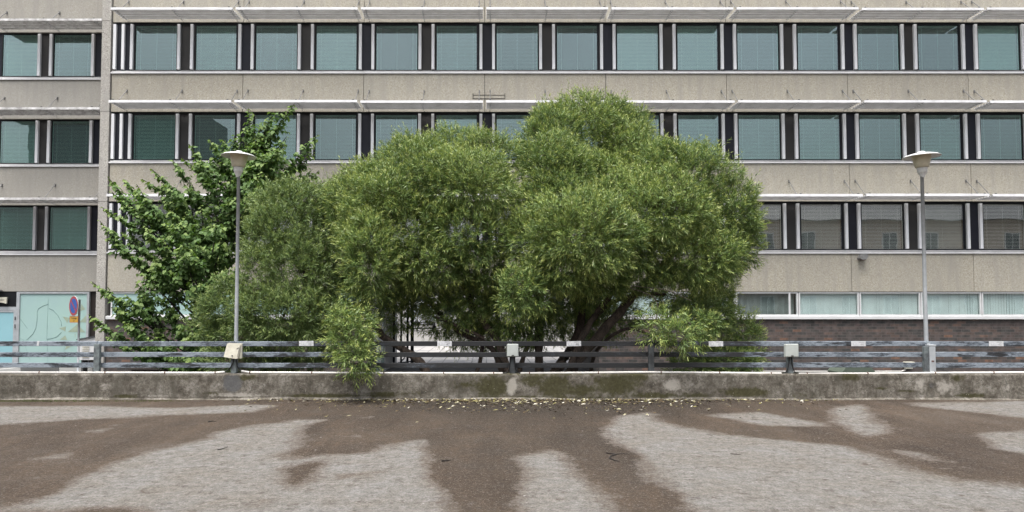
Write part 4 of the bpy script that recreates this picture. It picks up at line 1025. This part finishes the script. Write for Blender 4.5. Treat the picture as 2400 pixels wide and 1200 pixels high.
# left willow bush
tl = empty('willow_bush', P(680, 900, 14.6)); tl.location.z = ZG
tag(tl, 'dull green rounded willow bush behind the left lamp post, left of the big willow', 'bush')
willow('left', [(690,520,90,85,14.6),(640,560,60,80,14.3),(750,560,70,90,14.9),(620,640,55,70,14.2),(700,640,105,100,14.3),(770,650,60,90,14.9),(690,740,110,80,14.0),(610,740,70,70,13.9),(540,720,60,60,14.2),(500,760,42,50,14.4),(560,790,80,40,14.2),(760,760,60,60,14.6),(700,810,110,38,14.2),(650,480,55,45,14.6),(800,600,45,90,15.2),(810,700,40,60,15.2),(790,470,40,45,15.2),(720,470,45,35,14.8),(545,845,65,25,14.1),(640,850,50,20,14.2),(800,520,30,45,15.0)],
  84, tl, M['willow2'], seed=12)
mb = MB(); limb(mb, [(680,905),(690,800),(720,700),(700,560)], .09, .04, 14.8, 14.8, 20); limb(mb, [(670,905),(620,820),(580,720)], .06, .03, 14.7, 14.6, 21); limb(mb, [(700,905),(760,800),(790,650)], .06, .03, 15, 15, 22)
rel(mb.build('trunk', M['bark'], tl, smooth=True))
# small willow at right
tr = empty('willow_bush', P(1720, 900, 15.0)); tr.location.z = ZG
tag(tr, 'small round light green willow bush before the brick wall, right of plate 45', 'bush')
willow('right', [(1732,780,42,38,15.0),(1745,810,34,40,15.0),(1690,850,80,26,14.6),(1620,855,55,22,14.5),(1725,845,40,30,14.8),(1655,820,40,25,14.8)], 95, tr, M['willow'], seed=14, up=.3)
mb = MB(); limb(mb, [(1715,905),(1720,850),(1732,800)], .05, .025, 15, 15, 23)
rel(mb.build('trunk', M['bark'], tr, smooth=True))

# broad-leaved tree
tt = empty('linden_tree', P(470, 900, 17.5)); tt.location.z = ZG
tag(tt, 'dark green broad-leaved young tree with upswept branches at the left, behind the lamp post', 'tree')
r = np.random.default_rng(31)
tips = [(690,243,17.6),(583,252,17.6),(640,262,17.6),(612,300,17.4),(745,316,17.4),(738,358,17.6),(747,400,17.8),(672,320,17.4),(550,318,17.2),(492,326,17),(443,338,17.2),(470,400,17),(424,368,17.2),(355,396,17.4),(333,420,17.6),(252,414,17.4),(320,432,17),(262,450,17.2),(385,470,17),(430,430,17),
 (240,487,17),(234,518,16.8),(250,560,16.8),(300,590,16.8),(300,480,17),(215,660,17),(260,690,16.8),(305,612,17),(208,738,16.8),(340,620,17),(262,720,17.2),(250,790,16.6),(300,760,16.8),(320,800,16.6),(380,560,16.4),(470,480,16.4),(540,420,16.6),(620,400,16.8),(680,400,17),(590,470,16.6),(520,560,16.2),(420,520,16.3),(340,530,16.5),(560,620,16.5),(450,650,16.4),(380,690,16.6),(430,760,16.4),(520,640,17),(480,720,17),(360,780,16.5),(440,790,16.2),(640,350,17),(600,330,17.1),(520,380,17),(570,400,17.4),(480,560,17),(380,450,17.4),(420,480,17.6),(610,450,17.6),(660,440,17.3),(700,430,17.4),(360,500,16.9),(400,600,17),(450,600,16.8),(520,500,16.8),(560,540,17),(420,840,16.6),(460,850,16.8),(480,800,16.8),(390,800,16.8),(560,360,17.2),(630,300,17.5),(655,290,17.5)]
trunk = [(470,905),(480,800),(485,700),(500,600),(540,500),(580,420),(600,340),(610,290)]
mb = MB(); limb(mb, trunk, .085, .015, 17.4, 17.5, 50)
TR = [P(x, y, 17.4) for x, y in trunk]
V_, F_, va_, ta_ = [], [], [], []; nv = 0
# heart-shaped leaf outline (along, across)
leafo = np.array([(0,0),(.12,.30),(.42,.42),(.75,.22),(1.0,0),(.75,-.22),(.42,-.42),(.12,-.30)])
def add_leaf(p, d, side, size, v, tip):
    global nv
    nrm = np.cross(side, d); nrm /= np.linalg.norm(nrm)+1e-9
    q = p+np.outer(leafo[:,0], d)*size+np.outer(leafo[:,1], side)*size+np.outer(np.abs(leafo[:,1])*.35-.22*leafo[:,0]**2, nrm)*size
    V_.append(q); F_.append([(nv, nv+1, nv+2, nv+3), (nv, nv+3, nv+4, nv+5), (nv, nv+5, nv+6, nv+7)]); nv += 8
    va_.extend([v]*8); ta_.extend([tip]*8)
extra = []
for (x, y, Yd) in tips:
    for _ in range(4 if (x > 520 and y < 470) else 2):
        q = r.uniform(.10, .55); extra.append((x+((590 if y < 470 and x > 500 else 480)-x)*q+r.normal()*16, y+(max(y+40, 620)-y)*q*.6+r.normal()*16, Yd+r.normal()*.6, 1))
allt = [(x, y, Yd, 0) for x, y, Yd in tips]+extra
for ti, (x, y, Yd, ex) in enumerate(allt):
    tp = P(x, y, Yd)
    # start: trunk point lower than the tip
    sy = min(860, y+60+abs(x-500)*.38)
    best = min(TR, key=lambda q: abs(q.z-P(0, sy, 17.4).z)); st = best.lerp(TR[max(0, TR.index(best)-1)], r.random())
    mid = st.lerp(tp, .55)+Vector((0,0,-.10 if tp.z > st.z else .22))
    path = [st*((1-t)**2)+mid*(2*t*(1-t))+tp*(t*t) for t in [i/13 for i in range(14)]]
    if not ex: mb.tube(path, [.03*(1-.85*i/13)+.004 for i in range(14)], 6, cap=False)
    else: mb.tube(path[7:], [.012*(1-.7*i/6)+.002 for i in range(7)], 4, cap=False)
    Lp = sum((path[i+1]-path[i]).length for i in range(13))
    spread = min(1.35 if not ex else .85, Lp*.65)    # leafy outer stretch
    arr = np.array(path); seg = np.linalg.norm(np.diff(arr, axis=0), axis=1); cum = np.concatenate([[0], np.cumsum(seg)])
    s = Lp-spread
    while s < Lp:
        f = (Lp-s)/spread
        pos = np.array([np.interp(s, cum, arr[:,k]) for k in range(3)]); p2 = np.array([np.interp(min(s+.05, Lp), cum, arr[:,k]) for k in range(3)]); p1 = np.array([np.interp(max(s-.05,0), cum, arr[:,k]) for k in range(3)])
        dr_ = unit(p2-p1)
        # side shoot
        for sg_ in (-1, 1):
            if r.random() < .64 and f > .12:
                sv = unit(np.cross(dr_, [0,0.25,1]))*sg_; sv = unit(sv*.8+dr_*.6+r.normal(size=3)*.3+np.array([0,-.1,.1]))
                Ls = (.07+.36*min(f*1.2, 1))*r.uniform(.6, 1.1); ns = max(2, int(Ls/.055))
                for k in range(ns):
                    lp = pos+sv*Ls*(k+.6)/ns+np.array([0,0,-.04*(k/ns)**2]); alt = 1 if k % 2 else -1
                    sd2 = unit(np.cross(sv, [0,0,1.0]))*alt
                    ld = unit(sv*.5+sd2*.65+np.array([0,0,-.75])*r.uniform(.4,1.2)+r.normal(size=3)*.25)
                    side = unit(np.cross(ld, unit(np.array([0,-.5,1.0])+r.normal(size=3)*.35)))
                    add_leaf(lp, ld, side, r.uniform(.085,.135), min(1, .65*r.random()+.2*(r.random()<.1)+.18), (.25+.5*r.random())*(k > ns-2)*(f < .6))
        alt = 1 if r.random() < .5 else -1
        ld = unit(dr_*.4+unit(np.cross(dr_, [0,0.2,1]))*alt*.7+np.array([0,0,-.6])+r.normal(size=3)*.2)
        side = unit(np.cross(ld, unit(np.array([0,-.5,1.0])+r.normal(size=3)*.3)))
        add_leaf(pos, ld, side, r.uniform(.08,.13)*(1 if f > .15 else .75), min(1, .65*r.random()+.18), .8*(f < .22))
        s += .05
rel(mb.build('trunk', M['barkdark'], tt, smooth=True))
V_ = np.concatenate(V_); F_ = np.array([f for g in F_ for f in g])
print('linden leaves', len(V_)//8)
rel(npmesh('crown', V_, F_, [M['linden']], {'v': np.array(va_), 'tip': np.array(ta_)}, None, tt))

# ================================================================ LITTER on the deck
r = np.random.default_rng(77); n = 2600
px = np.concatenate([r.normal(1240, 240, 1900), r.uniform(600, 1950, 700)]); 
dist = np.abs(r.exponential(.26, n))+.03; far = r.random(n) < .10; dist[far] += r.uniform(0, 1.5, far.sum())
gxx = (px-CX)/F*12.3; gyy = YW-.05-dist
keep = (gyy > 9.5)&(gxx > -4.6)&(gxx < 6.6); gxx, gyy = gxx[keep], gyy[keep]; n = len(gxx)
a = r.uniform(0, 6.28, n); L = r.uniform(.018, .048, n); W = L*r.uniform(.16, .26, n); z = .006+r.random(n)*.016
dx, dy = np.cos(a), np.sin(a)
V = np.stack([np.stack([gxx-dx*L, gyy-dy*L, z], -1), np.stack([gxx-dy*W, gyy+dx*W, z+r.random(n)*.022], -1), np.stack([gxx+dx*L, gyy+dy*L, z+r.random(n)*.02], -1), np.stack([gxx+dy*W, gyy-dx*W, z+.004], -1)], 1).reshape(-1, 3)
Fc = np.arange(n*4).reshape(-1, 4)
tag(npmesh('fallen_leaves', V, Fc, [M['litter']], {'v': np.repeat(np.clip(r.random(n)**1.1, 0, 1), 4)}), 'narrow fallen willow leaves scattered on damp asphalt along the wall foot', 'leaves', kind='stuff')
r = np.random.default_rng(8); n = 900
c_ = r.choice([0,1,2], n, p=[.5,.3,.2]); cxm = np.array([-8.1,-7.5,-5.9])[c_]; px = cxm+r.normal(size=n)*np.array([.55,.5,.3])[c_]; py = YW-.22+r.normal(size=n)*.05
V = np.stack([np.stack([px, py, 0*px], -1), np.stack([px+.012, py, 0*px], -1), np.stack([px+r.normal(size=n)*.01, py+r.normal(size=n)*.01, r.uniform(.008,.03,n)], -1)], 1).reshape(-1, 3)
tag(npmesh('moss_patches', V, np.arange(n*3).reshape(-1,3), [M['moss']]), 'thin green moss growing in the gutter at the far left of the wall foot', 'moss', kind='stuff')
def gtwig(pts, lab, r0=.006):
    q = [G(x, y)+Vector((0,0,.008)) for x, y in pts]
    tag(MB().tube(q, [r0]*(len(q)-1)+[r0*.5], 6).build('twig', M['barkdark'], smooth=True), lab, 'twig', 'dry twigs lying on the deck')
gtwig([(1035,1082),(1046,1081),(1056,1080)], 'short straight dark twig lying on damp asphalt below the centre', .010)
gtwig([(1420,1063),(1445,1066),(1432,1070),(1428,1075),(1440,1080),(1452,1083)], 'bent dark twig on the brown asphalt right of centre', .007)
gtwig([(1445,1066),(1460,1065),(1477,1066)], 'thin straight twig touching the bent twig right of centre', .004)
gtwig([(488,990),(497,988),(506,989)], 'small dark twig on damp asphalt on the left', .008)
gtwig([(510,1056),(522,1053),(534,1049)], 'thin twig on the pale dry patch on the left', .005)
gtwig([(1712,1065),(1725,1066),(1737,1067)], 'thin twig on the pale dry patch on the right', .005)
